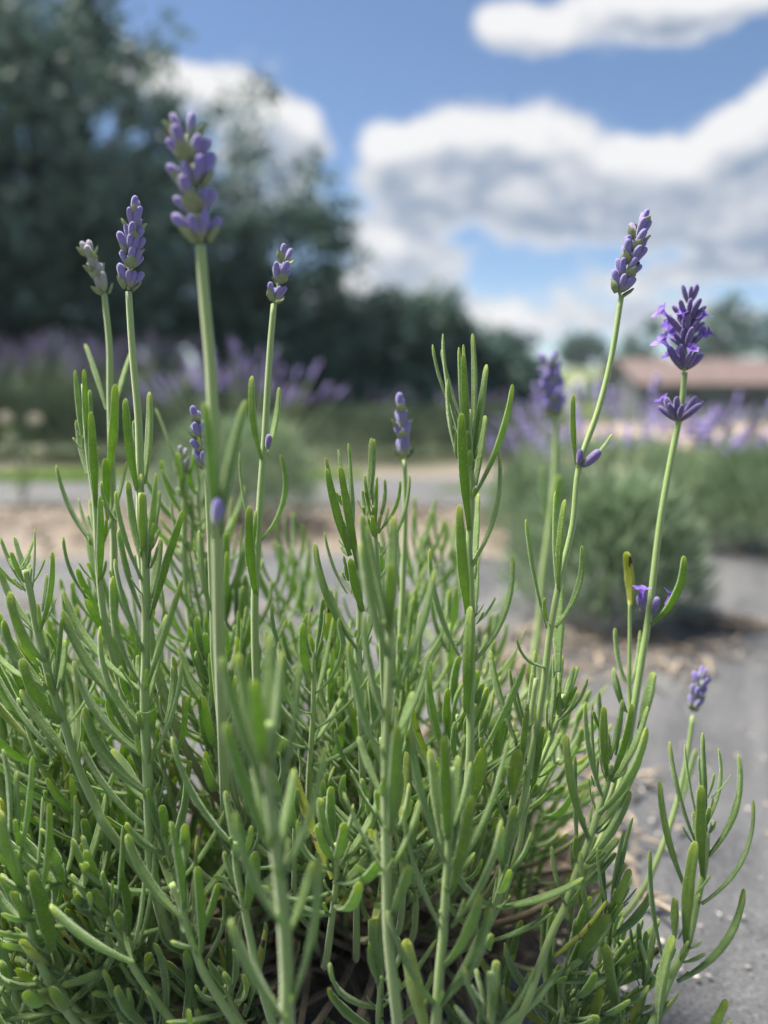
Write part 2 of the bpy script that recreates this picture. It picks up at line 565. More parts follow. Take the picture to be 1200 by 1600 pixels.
def leaf_geom(B, T, axis, width, bend=0.12, hi=True, twist=0.0, thick=1.45, broad=0.0, roll=0.0):
    B, T, s = np.asarray(B, float), np.asarray(T, float), nrm(np.asarray(axis, float))
    ch = T - B
    L = np.linalg.norm(ch)
    o = ch - (ch @ s) * s
    if np.linalg.norm(o) < 0.03 * L:
        o = o + nrm(np.cross(s, [0.3, 0.9, 0.2])) * 0.05 * L
    oh = nrm(o)
    n0 = nrm(s * (ch @ oh) - oh * (ch @ s))
    C = B + 0.52 * ch - n0 * bend * L * 2
    sec, side, ts = (SEC_HI, SIDE_HI, T_HI) if hi else (SEC_LO, SIDE_LO, T_LO)
    k = len(sec)
    t = ts[:, None]
    pts = (1 - t) ** 2 * B + 2 * t * (1 - t) * C + t * t * T
    tan = 2 * (1 - t) * (C - B) + 2 * t * (T - C)
    tan /= np.linalg.norm(tan, axis=1)[:, None]
    grow = np.clip(ts / (0.5 if not broad else 0.6), 0, 1)
    prof = 0.50 + 0.50 * grow * grow * (3 - 2 * grow)
    tip0 = 0.92 if not broad else 0.62
    tp = np.clip((ts - tip0) / (1 - tip0), 0, 1)
    prof = prof * np.sqrt(np.clip(1 - tp ** 2, 0.0, 1))
    if not broad:
        prof = prof * (1 - 0.34 * np.clip((ts - 0.55) / 0.45, 0, 1))
    thick = thick if not broad else .75
    wob = 1 + 0.05 * np.sin(ts * 17 + B[0] * 900)
    V = np.empty((len(ts), k, 3))
    for i in range(len(ts)):
        n = nrm(n0 - tan[i] * (n0 @ tan[i]))
        b = np.cross(tan[i], n)
        a = roll + twist * ts[i]
        n2 = n * math.cos(a) + b * math.sin(a)
        b2 = np.cross(tan[i], n2)
        hw = width * 0.5 * prof[i] * wob[i]
        hth = width * 0.5 * thick * (0.30 + 0.70 * prof[i] if ts[i] <= tip0 else prof[i])
        V[i] = pts[i] + sec[:, :1] * hw * b2 + sec[:, 1:] * hth * n2
    V = V.reshape(-1, 3)
    idx = np.arange(len(ts) * k).reshape(len(ts), k)
    a = idx[:-1]
    c = idx[1:]
    F = np.stack([a, np.roll(a, -1, 1), np.roll(c, -1, 1), c], axis=-1).reshape(-1, 4)
    return V, F, np.repeat(ts, k), np.tile(side, len(ts))


# ------------------------------------------------------------------ terrain and ground
def hgt(x, y):
    r = np.asarray(y, float)
    s = np.clip((r - 8) / 30, 0, 1)
    drop = -1.0 * s * s * (3 - 2 * s)
    u = np.clip((r - 46) / 40, 0, 1)
    rise = 3.6 * u * u * (3 - 2 * u)
    return drop + rise


gy = np.concatenate([-np.geomspace(260, 4, 10), np.linspace(-2, 8, 11), np.geomspace(8.8, 280, 40)])
gx = np.concatenate([-np.geomspace(260, 2, 20), np.linspace(-1.5, 1.5, 7), np.geomspace(2, 260, 20)])
XX, YY = np.meshgrid(gx, gy)
ZZ = hgt(XX, YY)
V = np.stack([XX, YY, ZZ], -1).reshape(-1, 3)
idx = np.arange(len(V)).reshape(XX.shape)
F = np.stack([idx[:-1, :-1], idx[:-1, 1:], idx[1:, 1:], idx[1:, :-1]], -1).reshape(-1, 4)
tag(mobj('ground', V, F, M_GROUND), 'tan straw covered soil turning into pale green field', kind='structure')


def fabric(name, corners, nx, ny, label, z0=0.005, amp=0.004, seed=0):
    r = np.random.default_rng(seed)
    c = [np.array(q, float) for q in corners]     # near-left, near-right, far-right, far-left (x, y)
    ph = r.uniform(0, 6.28, 8)
    V = []
    for j in range(ny + 1):
        for i in range(nx + 1):
            a, b = i / nx, j / ny
            p = (1 - b) * ((1 - a) * c[0] + a * c[1]) + b * ((1 - a) * c[3] + a * c[2])
            ex = 0.02 * math.sin(p[0] * 9 + ph[0]) + 0.012 * math.sin(p[0] * 23 + ph[1])
            if j == ny:
                p = p + np.array([0, ex])
            q = p[0] * math.cos(R(28)) - p[1] * math.sin(R(28))
            w = p[0] * math.sin(R(28)) + p[1] * math.cos(R(28))
            h = 0.5 + 0.22 * math.sin(q * 34 + 2 * math.sin(w * 3 + ph[2]) + ph[3]) + 0.16 * math.sin(q * 71 + 3 * math.sin(w * 4 + ph[4]))
            h += 0.12 * math.sin(w * 13 + 2 * math.sin(q * 8))
            V.append((p[0], p[1], z0 + amp * h))
    idx = np.arange((nx + 1) * (ny + 1)).reshape(ny + 1, nx + 1)
    F = np.stack([idx[:-1, :-1], idx[:-1, 1:], idx[1:, 1:], idx[1:, :-1]], -1).reshape(-1, 4)
    return tag(mobj(name, np.array(V), F, M_FABRIC), label, kind='structure')


fabric('weed_fabric', [(-2.2, -0.9), (1.9, -0.9), (1.6, 1.27), (-2.6, 1.30)], 150, 90, 'grey woven weed fabric laid under the nearest lavender', amp=0.010, seed=1)
fabric('weed_fabric', [(0.55, 1.33), (1.75, 1.33), (3.0, 3.3), (1.55, 3.3)], 70, 90, 'grey woven weed fabric strip running away beside the lavender rows', seed=2)
fabric('weed_fabric', [(-4.2, 1.95), (0.42, 1.85), (0.60, 2.45), (-4.4, 2.62)], 130, 40, 'grey woven weed fabric strip beyond the tan straw path', seed=3)


def scatter(name, n, sampler, mat, label, lmin, lmax, wmin, wmax, zmax, seed, parent=None):
    r = np.random.default_rng(seed)
    pl = Pile()
    for _ in range(n):
        x, y = sampler(r)
        L, W = r.uniform(lmin, lmax), r.uniform(wmin, wmax)
        a, e = r.uniform(0, 6.28), r.uniform(-0.25, 0.25)
        d = np.array([math.cos(a) * math.cos(e), math.sin(a) * math.cos(e), math.sin(e)])
        s = nrm(np.cross(d, [0, 0, 1])) * W
        u = np.cross(s, d)
        c = np.array([x, y, 0.012 + r.uniform(0, zmax) + abs(d[2]) * L / 2])
        k = d * L / 2 + np.array([0, 0, -r.uniform(0, .15) * L])
        V = [c - k - s * .5, c - k + s * .5, c + s * .5 + u * .3, c - s * .5 + u * .3, c + k * .9 - s * .3, c + k * .9 + s * .3, c - u * .6]
        pl.add(V, [(0, 1, 2, 3), (3, 2, 5, 4), (0, 3, 6), (3, 4, 6), (1, 6, 2), (2, 6, 5)], rnd=r.uniform(0, 1))
    o = pl.build(name, mat, parent, smooth=False)
    return tag(o, label, kind='stuff')


def disc(cx, cy, rx, ry):
    def f(r):
        a, q = r.uniform(0, 6.28), math.sqrt(r.uniform(0, 1)) * (0.7 + 0.5 * r.uniform(0, 1))
        return cx + rx * q * math.cos(a), cy + ry * q * math.sin(a)
    return f


# straw between the strips and round the planting holes
scatter('straw', 2600, lambda r: (r.uniform(-2.2, 1.2), r.normal(1.60, 0.13)), M_STRAW, 'tan chopped straw lying along the path between fabric strips', .02, .07, .002, .006, .01, 5)
g1 = G(905, 1035)
scatter('straw', 380, disc(g1[0], g1[1], .17, .10), M_STRAW, 'tan straw bits spread round the planting hole of the middle bush', .008, .035, .0015, .004, .006, 6)
g2 = G(1135, 990)
scatter('straw', 120, disc(g2[0], g2[1], .055, .03), M_STRAW, 'small patch of straw dropped on the open grey fabric', .008, .03, .0015, .004, .004, 7)
scatter('straw', 260, disc(0.13, .55, .07, .17), M_STRAW, 'loose straw bits on the fabric beside the nearest lavender', .006, .03, .0012, .004, .006, 8)
scatter('straw', 500, disc(-.35, .75, .35, .28), M_STRAW, 'thin straw litter on the fabric behind the nearest lavender', .006, .03, .0012, .004, .005, 9)
scatter('gravel', 1500, lambda r: (r.uniform(-.05, .75), r.uniform(.18, 1.1)), M_GRAVEL, 'tiny pale grit scattered over the grey fabric', .001, .0045, .0008, .003, .0005, 10)

# ------------------------------------------------------------------ the lavender in front
BASE = np.array([-0.012, 0.375, 0.0])
plant = empty('lavender_plant', BASE, 'large grey green lavender plant in sharp focus with tall pale flower spikes', 'lavender')
LEAVES = []           # every leaf of this plant, decided later: own object or part of the leaf mass
STEMS = []            # (object, kind)


def to_base(pts, jitter=0.03):
    """natural continuation of a stem down to the crown of the plant (smooth, no kink)"""
    a = np.asarray(pts[-1])
    tg = nrm(a - np.asarray(pts[-2]))
    b = BASE + np.array([U(-jitter, jitter) + 0.30 * (a[0] - BASE[0]), U(-jitter, jitter) + 0.22 * (a[1] - BASE[1]), 0.012])
    D = np.linalg.norm(b - a)
    c1 = a + tg * D * .42
    c2 = b + nrm((a - b) * np.array([.5, .5, 1]) + [0, 0, .02]) * D * .30
    out = []
    for i in range(1, 7):
        t = i / 6
        out.append((1 - t) ** 3 * a + 3 * t * (1 - t) ** 2 * c1 + 3 * t * t * (1 - t) * c2 + t ** 3 * b)
    return out


def stem_obj(name, pts, r_top, r_low, grow=True, woody=True):
    """pts from the top down (world); continues to the plant's base"""
    pts = [np.asarray(p, float) for p in pts]
    n_vis = len(pts)
    full = pts + (to_base(pts) if grow else [])
    path = catmull(full, 5)
    n = len(path)
    vis = (n_vis - 1) * 5
    f = np.linspace(0, 1, n)
    rad = r_top + (r_low - r_top) * np.clip(np.arange(n) / max(1, vis), 0, 1.4)
    V, F = tube(path, rad, 8, 0.10)
    low = np.repeat(np.clip((np.arange(n) - vis * 0.9) / max(1, n - vis), 0, 1) * (1 if woody and grow else 0), 8)
    low = np.concatenate([low, [low[0], low[-1]]])
    o = mobj(name, V - BASE, F, M_STEM, plant, {'rnd': np.full(len(V), U(0, 1)), 'low': low})
    return o, path[:vis + 1]


def add_leaf(parent, B, T, axis, w, bend=0.12, hi=True, twist=None, traced=False, broad=0.0, age=0.0, rnd=None):
    tw = U(-0.5, 0.5) if twist is None else twist
    x0, y0, d0 = proj(B)
    x1, y1, d1 = proj(T)
    inside = (-20 < x1 < 1220 and -20 < y1 < 1640)
    px = math.hypot(x1 - x0, y1 - y0) * w / max(d0, .05) * FPX
    score = (px if inside else 0) * (2.5 if traced else 1.0) * (1.0 if d0 < .34 else .25)
    LEAVES.append(dict(p=parent, B=np.asarray(B), T=np.asarray(T), a=axis, w=w, b=bend, tw=tw, score=score, broad=broad, age=age,
                       rnd=U(0, 1) if rnd is None else rnd, roll=U(-.55, .55)))


def near_path(path, q):
    i = int(np.argmin(((path - q) ** 2).sum(1)))
    a = path[max(0, i - 2)] - path[min(len(path) - 1, i + 2)]
    return path[i], nrm(a)


def traced_shoot(d, wpx, stem, leaves, name='shoot', slope=0.0, tufts=True):
    """stem and leaves laid at distance d; leaves: (bx, by, tx, ty, width px, tip depth mm, bend)"""
    y0 = stem[0][1]
    dd = lambda y: d + slope * (y - y0) / 1000.0
    pts = [P(q[0], q[1], q[2] if len(q) > 2 else dd(q[1])) for q in stem]
    so, path = stem_obj(name, pts, wpx * .38 * d / FPX, wpx * .5 * d / FPX)
    nodes = []
    for lf in leaves:
        bx, by, tx, ty = lf[:4]
        w = lf[4] if len(lf) > 4 else 12
        dz = lf[5] if len(lf) > 5 else None
        bend = lf[6] if len(lf) > 6 else 0.10
        if dz is None:
            dz = U(-9, 11)
        L = math.hypot(tx - bx, ty - by)
        B = P(bx, by, dd(by) + (0.0006 if dz > 0 else -0.0006))
        T = P(tx, ty, dd(by) + dz / 1000.0)
        q, ax = near_path(path, B)
        broad = 1.0 if w >= 19 and L < 130 else 0.0
        add_leaf(so, B, T, ax, w * d / FPX * 1.08, bend, traced=True, broad=broad, age=lf[7] if len(lf) > 7 else 0.0)
        nodes.append((B, ax))
    if tufts:
        for B, ax in nodes:
            for _ in range(2):
                if U(0, 1) < 0.75:
                    o = nrm(np.cross(ax, rng.normal(size=3)))
                    L = U(.003, .012)
                    add_leaf(so, B + o * .0012, B + (ax * U(.7, 1) + o * U(.3, .8)) * L, ax, U(.0012, .0020), .05)
    STEMS.append(so)
    return so, path


def proc_shoot(top, L, nodes, llen, lw, name='shoot', up=None, open_=1.0, hi=False, r=.0011):
    """a leafy shoot made by rule: decussate pairs, shorter toward the tip"""
    top = np.asarray(top)
    if up is None:
        up = nrm(nrm(top - (BASE + [0, 0, -.05])) * .55 + np.array([0, 0, .75]) + rng.normal(size=3) * .10)
    a = top - up * L
    mid = top - up * L * .5 + rng.normal(size=3) * .002
    so, path = stem_obj(name, [top, mid, a], r * .6, r)
    phi0 = U(0, 3.14)
    for i in range(nodes):
        f = (i + .3) / nodes
        c = top - up * L * f
        phi = phi0 + (i % 2) * 1.571 + U(-.25, .25)
        e1 = nrm(np.cross(up, [.31, .2, .93]))
        e2 = np.cross(up, e1)
        for s in (0, 3.1416):
            if f > .6 and U(0, 1) < .15:
                continue
            o = e1 * math.cos(phi + s) + e2 * math.sin(phi + s)
            ang = R(12 + 34 * min(1, f * 1.7)) * open_ * U(.75, 1.25)
            le = llen * (0.45 + .6 * min(1, f * 2.2)) * U(.75, 1.15)
            T = c + (up * math.cos(ang) + o * math.sin(ang)) * le
            T = T + np.array([0, 0, .08 * le])
            add_leaf(so, c + o * r * .7, T, up, lw * U(.7, 1.08), U(.04, .15), hi=hi, age=(U(.2, 1) if U(0, 1) < .03 + .10 * f * (top[2] < .17) else 0))
        if U(0, 1) < .6:
            for s in (0, 3.1416):
                o = e1 * math.cos(phi + s) + e2 * math.sin(phi + s)
                add_leaf(so, c + o * r, c + (up * .8 + o * .45) * llen * U(.15, .4), up, lw * .4, .06, hi=hi)
    STEMS.append(so)
    return so


# ---- flower parts (shared meshes)
def lathe_ribbed(prof, sides, rib):
    V, F, t = [], [], []
    for i, (z, rr) in enumerate(prof):
        for s in range(sides):
            a = 2 * math.pi * s / sides
            q = rr * (1 + (rib if s % 2 == 0 else -rib))
            V.append((q * math.cos(a), q * math.sin(a), z))
            t.append(z)
    for i in range(len(prof) - 1):
        for s in range(sides):
            s2 = (s + 1) % sides
            F.append((i * sides + s, i * sides + s2, (i + 1) * sides + s2, (i + 1) * sides + s))
    F.append(tuple(range((len(prof) - 1) * sides, len(prof) * sides)))
    return np.array(V), F, np.array(t)


CALYX_PROF = [(0, .07), (.08, .11), (.25, .165), (.5, .195), (.72, .19), (.86, .165), (.95, .115), (1.0, .04)]
CALYX = {}
for nm_, mat_ in (('bud', M_CALYX), ('dark', M_CALYX_DARK), ('green', M_CALYX_GREEN)):
    V, F, t = lathe_ribbed(CALYX_PROF, 12, .06)
    V = V.copy()
    V[:, 0] += .05 * np.sin(V[:, 2] * 2.2)
    CALYX[nm_] = make_mesh('calyx', V, F, mat_, {'t': t})
# bract: cupped pointed scale with thickness
bv, bf, bt = [], [], []
for lay in (0, 1):
    for i, (z, hw) in enumerate(((0, .12), (.22, .34), (.45, .42), (.68, .30), (.86, .13), (1.0, .02))):
        for j in (-1, -.5, 0, .5, 1):
            bv.append((j * hw, .16 * (1 - j * j) * (1 if z < .8 else .6) + .12 * z + (.03 if lay else 0), z))
for lay in (0, 1):
    for i in range(5):
        for j in range(4):
            q = lay * 30 + i * 5 + j
            f = (q, q + 1, q + 6, q + 5)
            bf.append(f if lay else f[::-1])
BRACT = make_mesh('bract', np.array(bv), bf, M_BRACT)
# corolla: tube opening into two upper and three lower lobes
cv, cf = [], []
rings = ((0, .09), (.45, .10), (.62, .15), (.70, .24))
for z, rr in rings:
    for s in range(10):
        a = 2 * math.pi * s / 10
        cv.append((rr * math.cos(a), rr * math.sin(a), z))
for i in range(3):
    for s in range(10):
        s2 = (s + 1) % 10
        cf.append((i * 10 + s, i * 10 + s2, (i + 1) * 10 + s2, (i + 1) * 10 + s))
for l in range(5):
    a = 2 * math.pi * (l + .0) / 5
    big = 1.35 if l in (0, 1) else 1.0
    i0 = 30 + (2 * l) % 10
    i1 = 30 + (2 * l + 1) % 10
    i2 = 30 + (2 * l + 2) % 10
    n0 = len(cv)
    for (da, rr, z) in ((-.02, .42, .80), (.30, .50, .84), (.62, .58, .86), (.94, .50, .84), (1.26, .42, .80), (.62, .45, .80)):
        aa = a + da
        cv.append((rr * big * math.cos(aa), rr * big * math.sin(aa), z + .05 * math.sin(l * 2.1)))
    cf += [(i0, n0, n0 + 5), (n0, n0 + 1, n0 + 5), (n0 + 1, n0 + 2, n0 + 5), (n0 + 2, n0 + 3, n0 + 5), (n0 + 3, n0 + 4, n0 + 5), (n0 + 4, i2, n0 + 5), (i0, n0 + 5, i1), (i1, n0 + 5, i2)]
COROLLA = make_mesh('corolla', np.array(cv), cf, M_PETAL)


def place(name, me, parent, loc, zdir, ydir, scale, base=BASE):
    z = nrm(zdir)
    y = ydir - z * (ydir @ z)
    y = nrm(y)
    x = np.cross(y, z)
    m = Matrix(((x[0], y[0], z[0]), (x[1], y[1], z[1]), (x[2], y[2], z[2])))
    o = bpy.data.objects.new(name, me)
    o.location = tuple(np.asarray(loc) - base)
    o.rotation_mode = 'QUATERNION'
    o.rotation_quaternion = m.to_quaternion()
    o.scale = (scale[0], scale[1], scale[2])
    return link(o, parent)


def spike(stalk, base, tip, whorls, n_side, blen, kind='bud', spread=32, bw=1.0, corollas=0, phi0=0.0, bract=True, bscale=1.0):
    """base, tip in world; whorls: fractions along the axis"""
    base, tip = np.asarray(base), np.asarray(tip)
    ax = nrm(tip - base)
    L = np.linalg.norm(tip - base)
    e1 = nrm(np.cross(ax, [0, 1, 0.0001]))
    e2 = np.cross(ax, e1)
    m = len(whorls)
    if m > 1:
        rp = [base - ax * .001 + (tip - base) * q_ for q_ in (0, .33, .66, .97)]
        V, F = tube(catmull(rp, 2), np.linspace(blen * .085, blen * .05, 7), 6, .05)
        mobj('rachis', V - BASE, F, M_STEM, stalk, {'rnd': np.full(len(V), .3), 'low': np.zeros(len(V))})
    cor_left = corollas
    for i, f in enumerate(whorls):
        c = base + ax * L * f
        last = i == m - 1 and m > 1
        phi = phi0 + (i % 2) * 1.35 + U(-.2, .2)
        ns = max(1, n_side - (1 if f > .7 else 0) - (1 if last else 0))
        sz = blen * (1.0 if f < .75 else .88) * U(.95, 1.05)
        for s in (0, math.pi):
            pa = phi + s
            o = e1 * math.cos(pa) + e2 * math.sin(pa)
            if bract:
                zb = ax * .86 + o * .52
                place('bract', BRACT, stalk, c + o * blen * .16 - ax * blen * .12, zb, o, (blen * .80 * bscale, blen * .8 * bscale, blen * .74 * bscale))
            for j in range(ns):
                dphi = (j - (ns - 1) / 2) * (2.3 / max(1, ns - 1) if ns > 1 else 0) + U(-.12, .12)
                oo = e1 * math.cos(pa + dphi) + e2 * math.sin(pa + dphi)
                tilt = R(spread * (.45 if last else 1.0) * U(.75, 1.2) * (.62 if ns > 3 and j % 2 else 1.0))
                zd = ax * math.cos(tilt) + oo * math.sin(tilt)
                le = sz * U(.82, 1.12) * (1.1 if abs(j - (ns - 1) / 2) < .6 else .9)
                loc = c + oo * blen * .12 + ax * U(-.05, .08) * blen
                place('calyx', CALYX[kind], stalk, loc, zd, oo, (le * bw, le * bw, le))
                if cor_left > 0 and U(0, 1) < .45:
                    cor_left -= 1
                    place('corolla', COROLLA, stalk, loc + zd * le * .75, zd + oo * .25, oo, (le * .62, le * .62, le * .8))


def stalk(d, wpx, stem, leaves=(), slope=0.0, **kw):
    so, path = traced_shoot(d, wpx, stem, leaves, 'flower_stalk', slope, tufts=False)
    return so


def bud_at(so, x, y, d, zx, zy, lpx, kind='dark', dz=0.0):
    B = P(x, y, d)
    T = P(zx, zy, d + dz)
    L = np.linalg.norm(T - B)
    place('calyx', CALYX[kind], so, B, T - B, np.array([0, 1, 0.2]), (L * 1.05, L * 1.05, L))


# ================================================= traced flower stalks
# tallest, close to the lens
k3 = stalk(.208, 19, [(313, 384), (320, 470), (329, 570), (335, 700), (340, 850), (343, 1000, .222), (347, 1120, .245), (352, 1260, .275), (360, 1400, .30)],
           [(341, 838, 384, 624, 25, -4, -.03), (335, 842, 320, 628, 17, -7, -.02)])
spike(k3, P(314, 372, .208), P(289, 200, .208), [.0, .25, .48, .70, .92], 3, 46 * .208 / FPX, 'bud', 40, .95, phi0=.25, bscale=1.1)
bud_at(k3, 338, 822, .203, 338, 778, 40, 'bud')
# short stem inside the top whorls
k2 = stalk(.268, 12, [(201, 456), (207, 550), (216, 650), (219, 740), (222, 880)],
           [(215, 766, 196, 622, 15, -12, .06), (225, 756, 233, 612, 15, 6, .05), (214, 702, 209, 657, 7, 3, .04)])
spike(k2, P(201, 448, .268), P(211, 326, .268), [.0, .26, .42, .58, .74, .90], 3, 29 * .268 / FPX, 'bud', 30, .92, phi0=.5)
k1 = stalk(.30, 11, [(163, 460), (171, 540), (172, 620), (175, 740), (178, 850), (181, 990)],
           [(166, 640, 133, 537, 9, 14, -.02), (177, 648, 205, 548, 9, 16, -.02), (168, 748, 180, 600, 13, -10, .06), (168, 812, 164, 716, 12, -6, .05)])
spike(k1, P(163, 456, .30), P(139, 394, .30), [.0, .28, .52, .74, .96], 2, 24 * .30 / FPX, 'green', 16, 1.05, phi0=.6, bscale=1.1)
k4 = stalk(.285, 11, [(428, 475), (421, 560), (414, 680), (408, 760), (403, 850), (398, 960)],
           [(409, 716, 394, 587, 13, -8, .07), (415, 712, 436, 605, 11, 9, .10), (404, 848, 438, 710, 12, 4, .16), (401, 850, 374, 707, 10, 8, .06),
            (400, 930, 390, 790, 15, -13, .08), (397, 852, 400, 797, 7, -3)])
spike(k4, P(429, 468, .285), P(446, 400, .285), [.0, .42, .88], 3, 27 * .285 / FPX, 'bud', 28, .92, phi0=.9)
bud_at(k4, 418, 702, .281, 419, 678, 20)
# right hand pair
k5 = stalk(.270, 11, [(971, 462), (955, 560), (935, 640), (905, 729), (895, 820), (876, 900), (860, 985), (851, 1060), (842, 1120), (829, 1190), (812, 1270)],
           [(901, 727, 896, 616, 9, -3, .03), (912, 730, 956, 678, 8, 5, .04), (871, 930, 868, 767, 11, 7, .02), (873, 924, 883, 780, 13, -9, .05),
            (854, 982, 822, 811, 11, 3, .02), (868, 980, 909, 852, 10, 3, .13), (856, 970, 851, 934, 7, -3), (872, 1050, 874, 905, 18, 14, .02),
            (851, 1042, 807, 997, 11, -6, .16)])
spike(k5, P(969, 456, .27), P(1002, 352, .27), [.0, .22, .42, .62, .80, .96], 3, 31 * .27 / FPX, 'bud', 33, .92, phi0=.4)
bud_at(k5, 910, 729, .268, 937, 702, 36)
bud_at(k5, 904, 727, .268, 905, 701, 24)
k6 = stalk(.292, 12, [(1070, 582), (1064, 640), (1048, 720), (1031, 820), (1014, 960), (1003, 1030), (990, 1110), (976, 1190), (960, 1260)],
           [(1016, 976, 1068, 868, 14, -7, .13), (978, 1112, 959, 1043, 20, -5, .05), (999, 1140, 1021, 1050, 17, 8, .02), (975, 1065, 961, 981, 8, 6, .04)])
spike(k6, P(1069, 576, .292), P(1078, 460, .292), [.0, .27, .46, .66, .90], 5, 34 * .292 / FPX, 'dark', 42, .68, corollas=13, phi0=.3, bract=False)
spike(k6, P(1060, 657, .292), P(1062, 640, .292), [.0], 7, 40 * .292 / FPX, 'dark', 50, .68, corollas=1, phi0=.1, bract=False)
for (x, y, x2, y2) in ((1003, 955, 1003, 922), (1020, 960, 1026, 932), (1001, 950, 996, 930)):
    bud_at(k6, x, y, .290, x2, y2, 30)
place('corolla', COROLLA, k6, P(1003, 940, .289), P(1003, 900, .288) - P(1003, 940, .289), np.array([0, -1, .3]), (.0068,) * 3)
place('corolla', COROLLA, k6, P(1040, 945, .294), P(1058, 915, .294) - P(1040, 945, .294), np.array([0, 1, .3]), (.0068,) * 3)
# half withered thin stalk beside it
k6b = stalk(.295, 7, [(984, 938), (984, 1000), (983, 1060), (981, 1130)], [(985, 945, 979, 862, 17, -3, -.05, .8), (982, 1072, 960, 982, 8, 4, .05), (984, 1072, 1000, 985, 7, 8)])
k7 = stalk(.345, 9, [(1083, 1118), (1074, 1180), (1060, 1245), (1040, 1310), (1005, 1390)], [(1062, 1260, 1088, 1170, 9, 10, .04)])
spike(k7, P(1084, 1108, .345), P(1097, 1058, .345), [.0, .34, .66, .98], 2, 20 * .345 / FPX, 'bud', 24, .9, phi0=.8)
k8 = stalk(.315, 9, [(632, 718), (633, 800), (630, 900), (626, 990)])
spike(k8, P(632, 712, .315), P(627, 640, .315), [.0, .36, .64, .94], 2, 27 * .315 / FPX, 'bud', 14, 1.0, phi0=.3)
k9 = stalk(.46, 11, [(868, 650), (868, 720), (862, 800), (850, 890), (842, 980)], [(860, 830, 874, 742, 14, -6, .03), (858, 826, 846, 730, 11, 8, .03)])
spike(k9, P(867, 645, .46), P(859, 575, .46), [.0, .2, .4, .6, .8, 1.0], 4, 26 * .46 / FPX, 'bud', 40, .9, phi0=.3)
k3b = stalk(.262, 9, [(322, 735), (327, 830), (332, 960), (336, 1050)], [(331, 955, 311, 828, 12, -5, .06)])
spike(k3b, P(321, 728, .262), P(308, 655, .262), [.0, .30, .62, .92], 2, 26 * .262 / FPX, 'bud', 30, 1.05, phi0=.5)
k3c = stalk(.33, 10, [(288, 738), (288, 800), (289, 880)], [(279, 738, 243, 638, 9, 5, -.02), (296, 742, 311, 680, 9, -5, .04)])
spike(k3c, P(288, 736, .33), P(286, 708, .33), [.0, .6], 2, 18 * .33 / FPX, 'green', 25, .9)

# ================================================= traced leafy shoots (sharp ones)
traced_shoot(.285, 10, [(131, 600), (137, 700), (149, 790), (155, 900), (170, 1000)],
             [(130, 700, 117, 578, 8, 2, .03), (135, 690, 131, 577, 9, -4, .0), (137, 690, 140, 609, 8, 5, .05), (136, 740, 119, 656, 9, 6, .08),
              (150, 792, 142, 643, 13, -9, .02), (147, 852, 88, 726, 11, 3, .07), (140, 835, 122, 778, 8, 6, .04), (148, 832, 141, 781, 8, 8, .02),
              (155, 910, 156, 774, 14, -12, .03), (139, 937, 99, 838, 11, -2, .08), (162, 847, 198, 720, 8, 8, .02), (156, 905, 137, 830, 16, 9, .02)])
traced_shoot(.258, 15, [(222, 770), (226, 860), (228, 930), (228, 1020), (226, 1080), (227, 1140), (230, 1200), (233, 1280), (236, 1345)],
             [(222, 905, 181, 767, 15, -7, .05), (219, 870, 200, 751, 12, 6, .05), (183, 815, 159, 752, 11, -2, .1), (222, 850, 220, 740, 10, 6, .0),
              (223, 870, 222, 770, 11, -6, .0), (230, 888, 244, 739, 13, -4, .0), (232, 860, 249, 766, 10, 9, .03), (234, 968, 287, 796, 14, -4, -.01),
              (222, 957, 186, 826, 15, 2, .04), (235, 935, 251, 842, 14, 10, .03), (226, 1018, 179, 873, 15, -6, .04), (217, 1064, 177, 900, 16, -3, .08),
              (228, 1077, 285, 905, 15, -5, .0), (225, 1137, 157, 978, 18, -9, .12), (222, 1130, 97, 953, 17, 4, .07), (222, 1078, 99, 923, 12, 12, .10),
              (221, 1178, 114, 1032, 18, -2, .09), (236, 1242, 131, 1105, 19, -4, .10), (233, 1192, 284, 1032, 15, -5, .07), (258, 1130, 269, 1041, 11, 4, .08),
              (220, 1113, 246, 1103, 5, -5, .12), (243, 1302, 127, 1158, 21, 2, .08), (240, 1260, 175, 1170, 22, 12, .05), (228, 1110, 260, 960, 15, 14, .0)])
traced_shoot(.262, 13, [(40, 890), (47, 925), (58, 985), (68, 1020), (79, 1067), (100, 1130), (116, 1183), (133, 1225), (152, 1265), (172, 1300)],
             [(40, 920, 1, 840, 8, 4, .05), (46, 915, 22, 838, 8, 6, .02), (38, 910, 17, 862, 8, -4, .03), (50, 925, 54, 826, 8, 5, .02), (25, 890, 47, 866, 7, -5, .18),
              (62, 986, 81, 862, 11, -4, .06), (66, 955, 73, 897, 8, 6, .02), (56, 984, -2, 885, 11, 5, .09), (70, 1034, 16, 924, 15, -7, .10), (75, 1077, 6, 968, 14, 0, .12),
              (98, 1129, 34, 1028, 16, -7, .10), (85, 1080, 97, 965, 11, -2, .0), (118, 1190, 32, 1077, 16, 3, .04), (60, 1065, -10, 1015, 10, 9, .1), (90, 1180, -8, 1045, 14, 6, .06),
              (85, 1090, 100, 1000, 14, 11, .04)])
traced_shoot(.272, 10, [(543, 800), (555, 855), (562, 897), (562, 960), (560, 1010), (563, 1090)],
             [(545, 842, 509, 714, 8, 4, .06), (547, 868, 510, 732, 13, -6, .05), (540, 790, 528, 702, 8, 6, .0), (560, 890, 531, 728, 13, -5, .0), (548, 830, 544, 692, 9, 3, .02),
              (552, 832, 545, 725, 9, 8, .02), (548, 858, 535, 812, 8, -4, .05), (543, 927, 507, 831, 10, 4, .06), (557, 1012, 492, 848, 15, -4, .07), (553, 995, 514, 920, 13, 5, .08),
              (546, 907, 537, 867, 8, -5, .04), (567, 955, 548, 872, 15, -9, .03), (559, 1045, 530, 965, 12, -4, .08), (565, 1015, 586, 930, 11, 8, .05)])
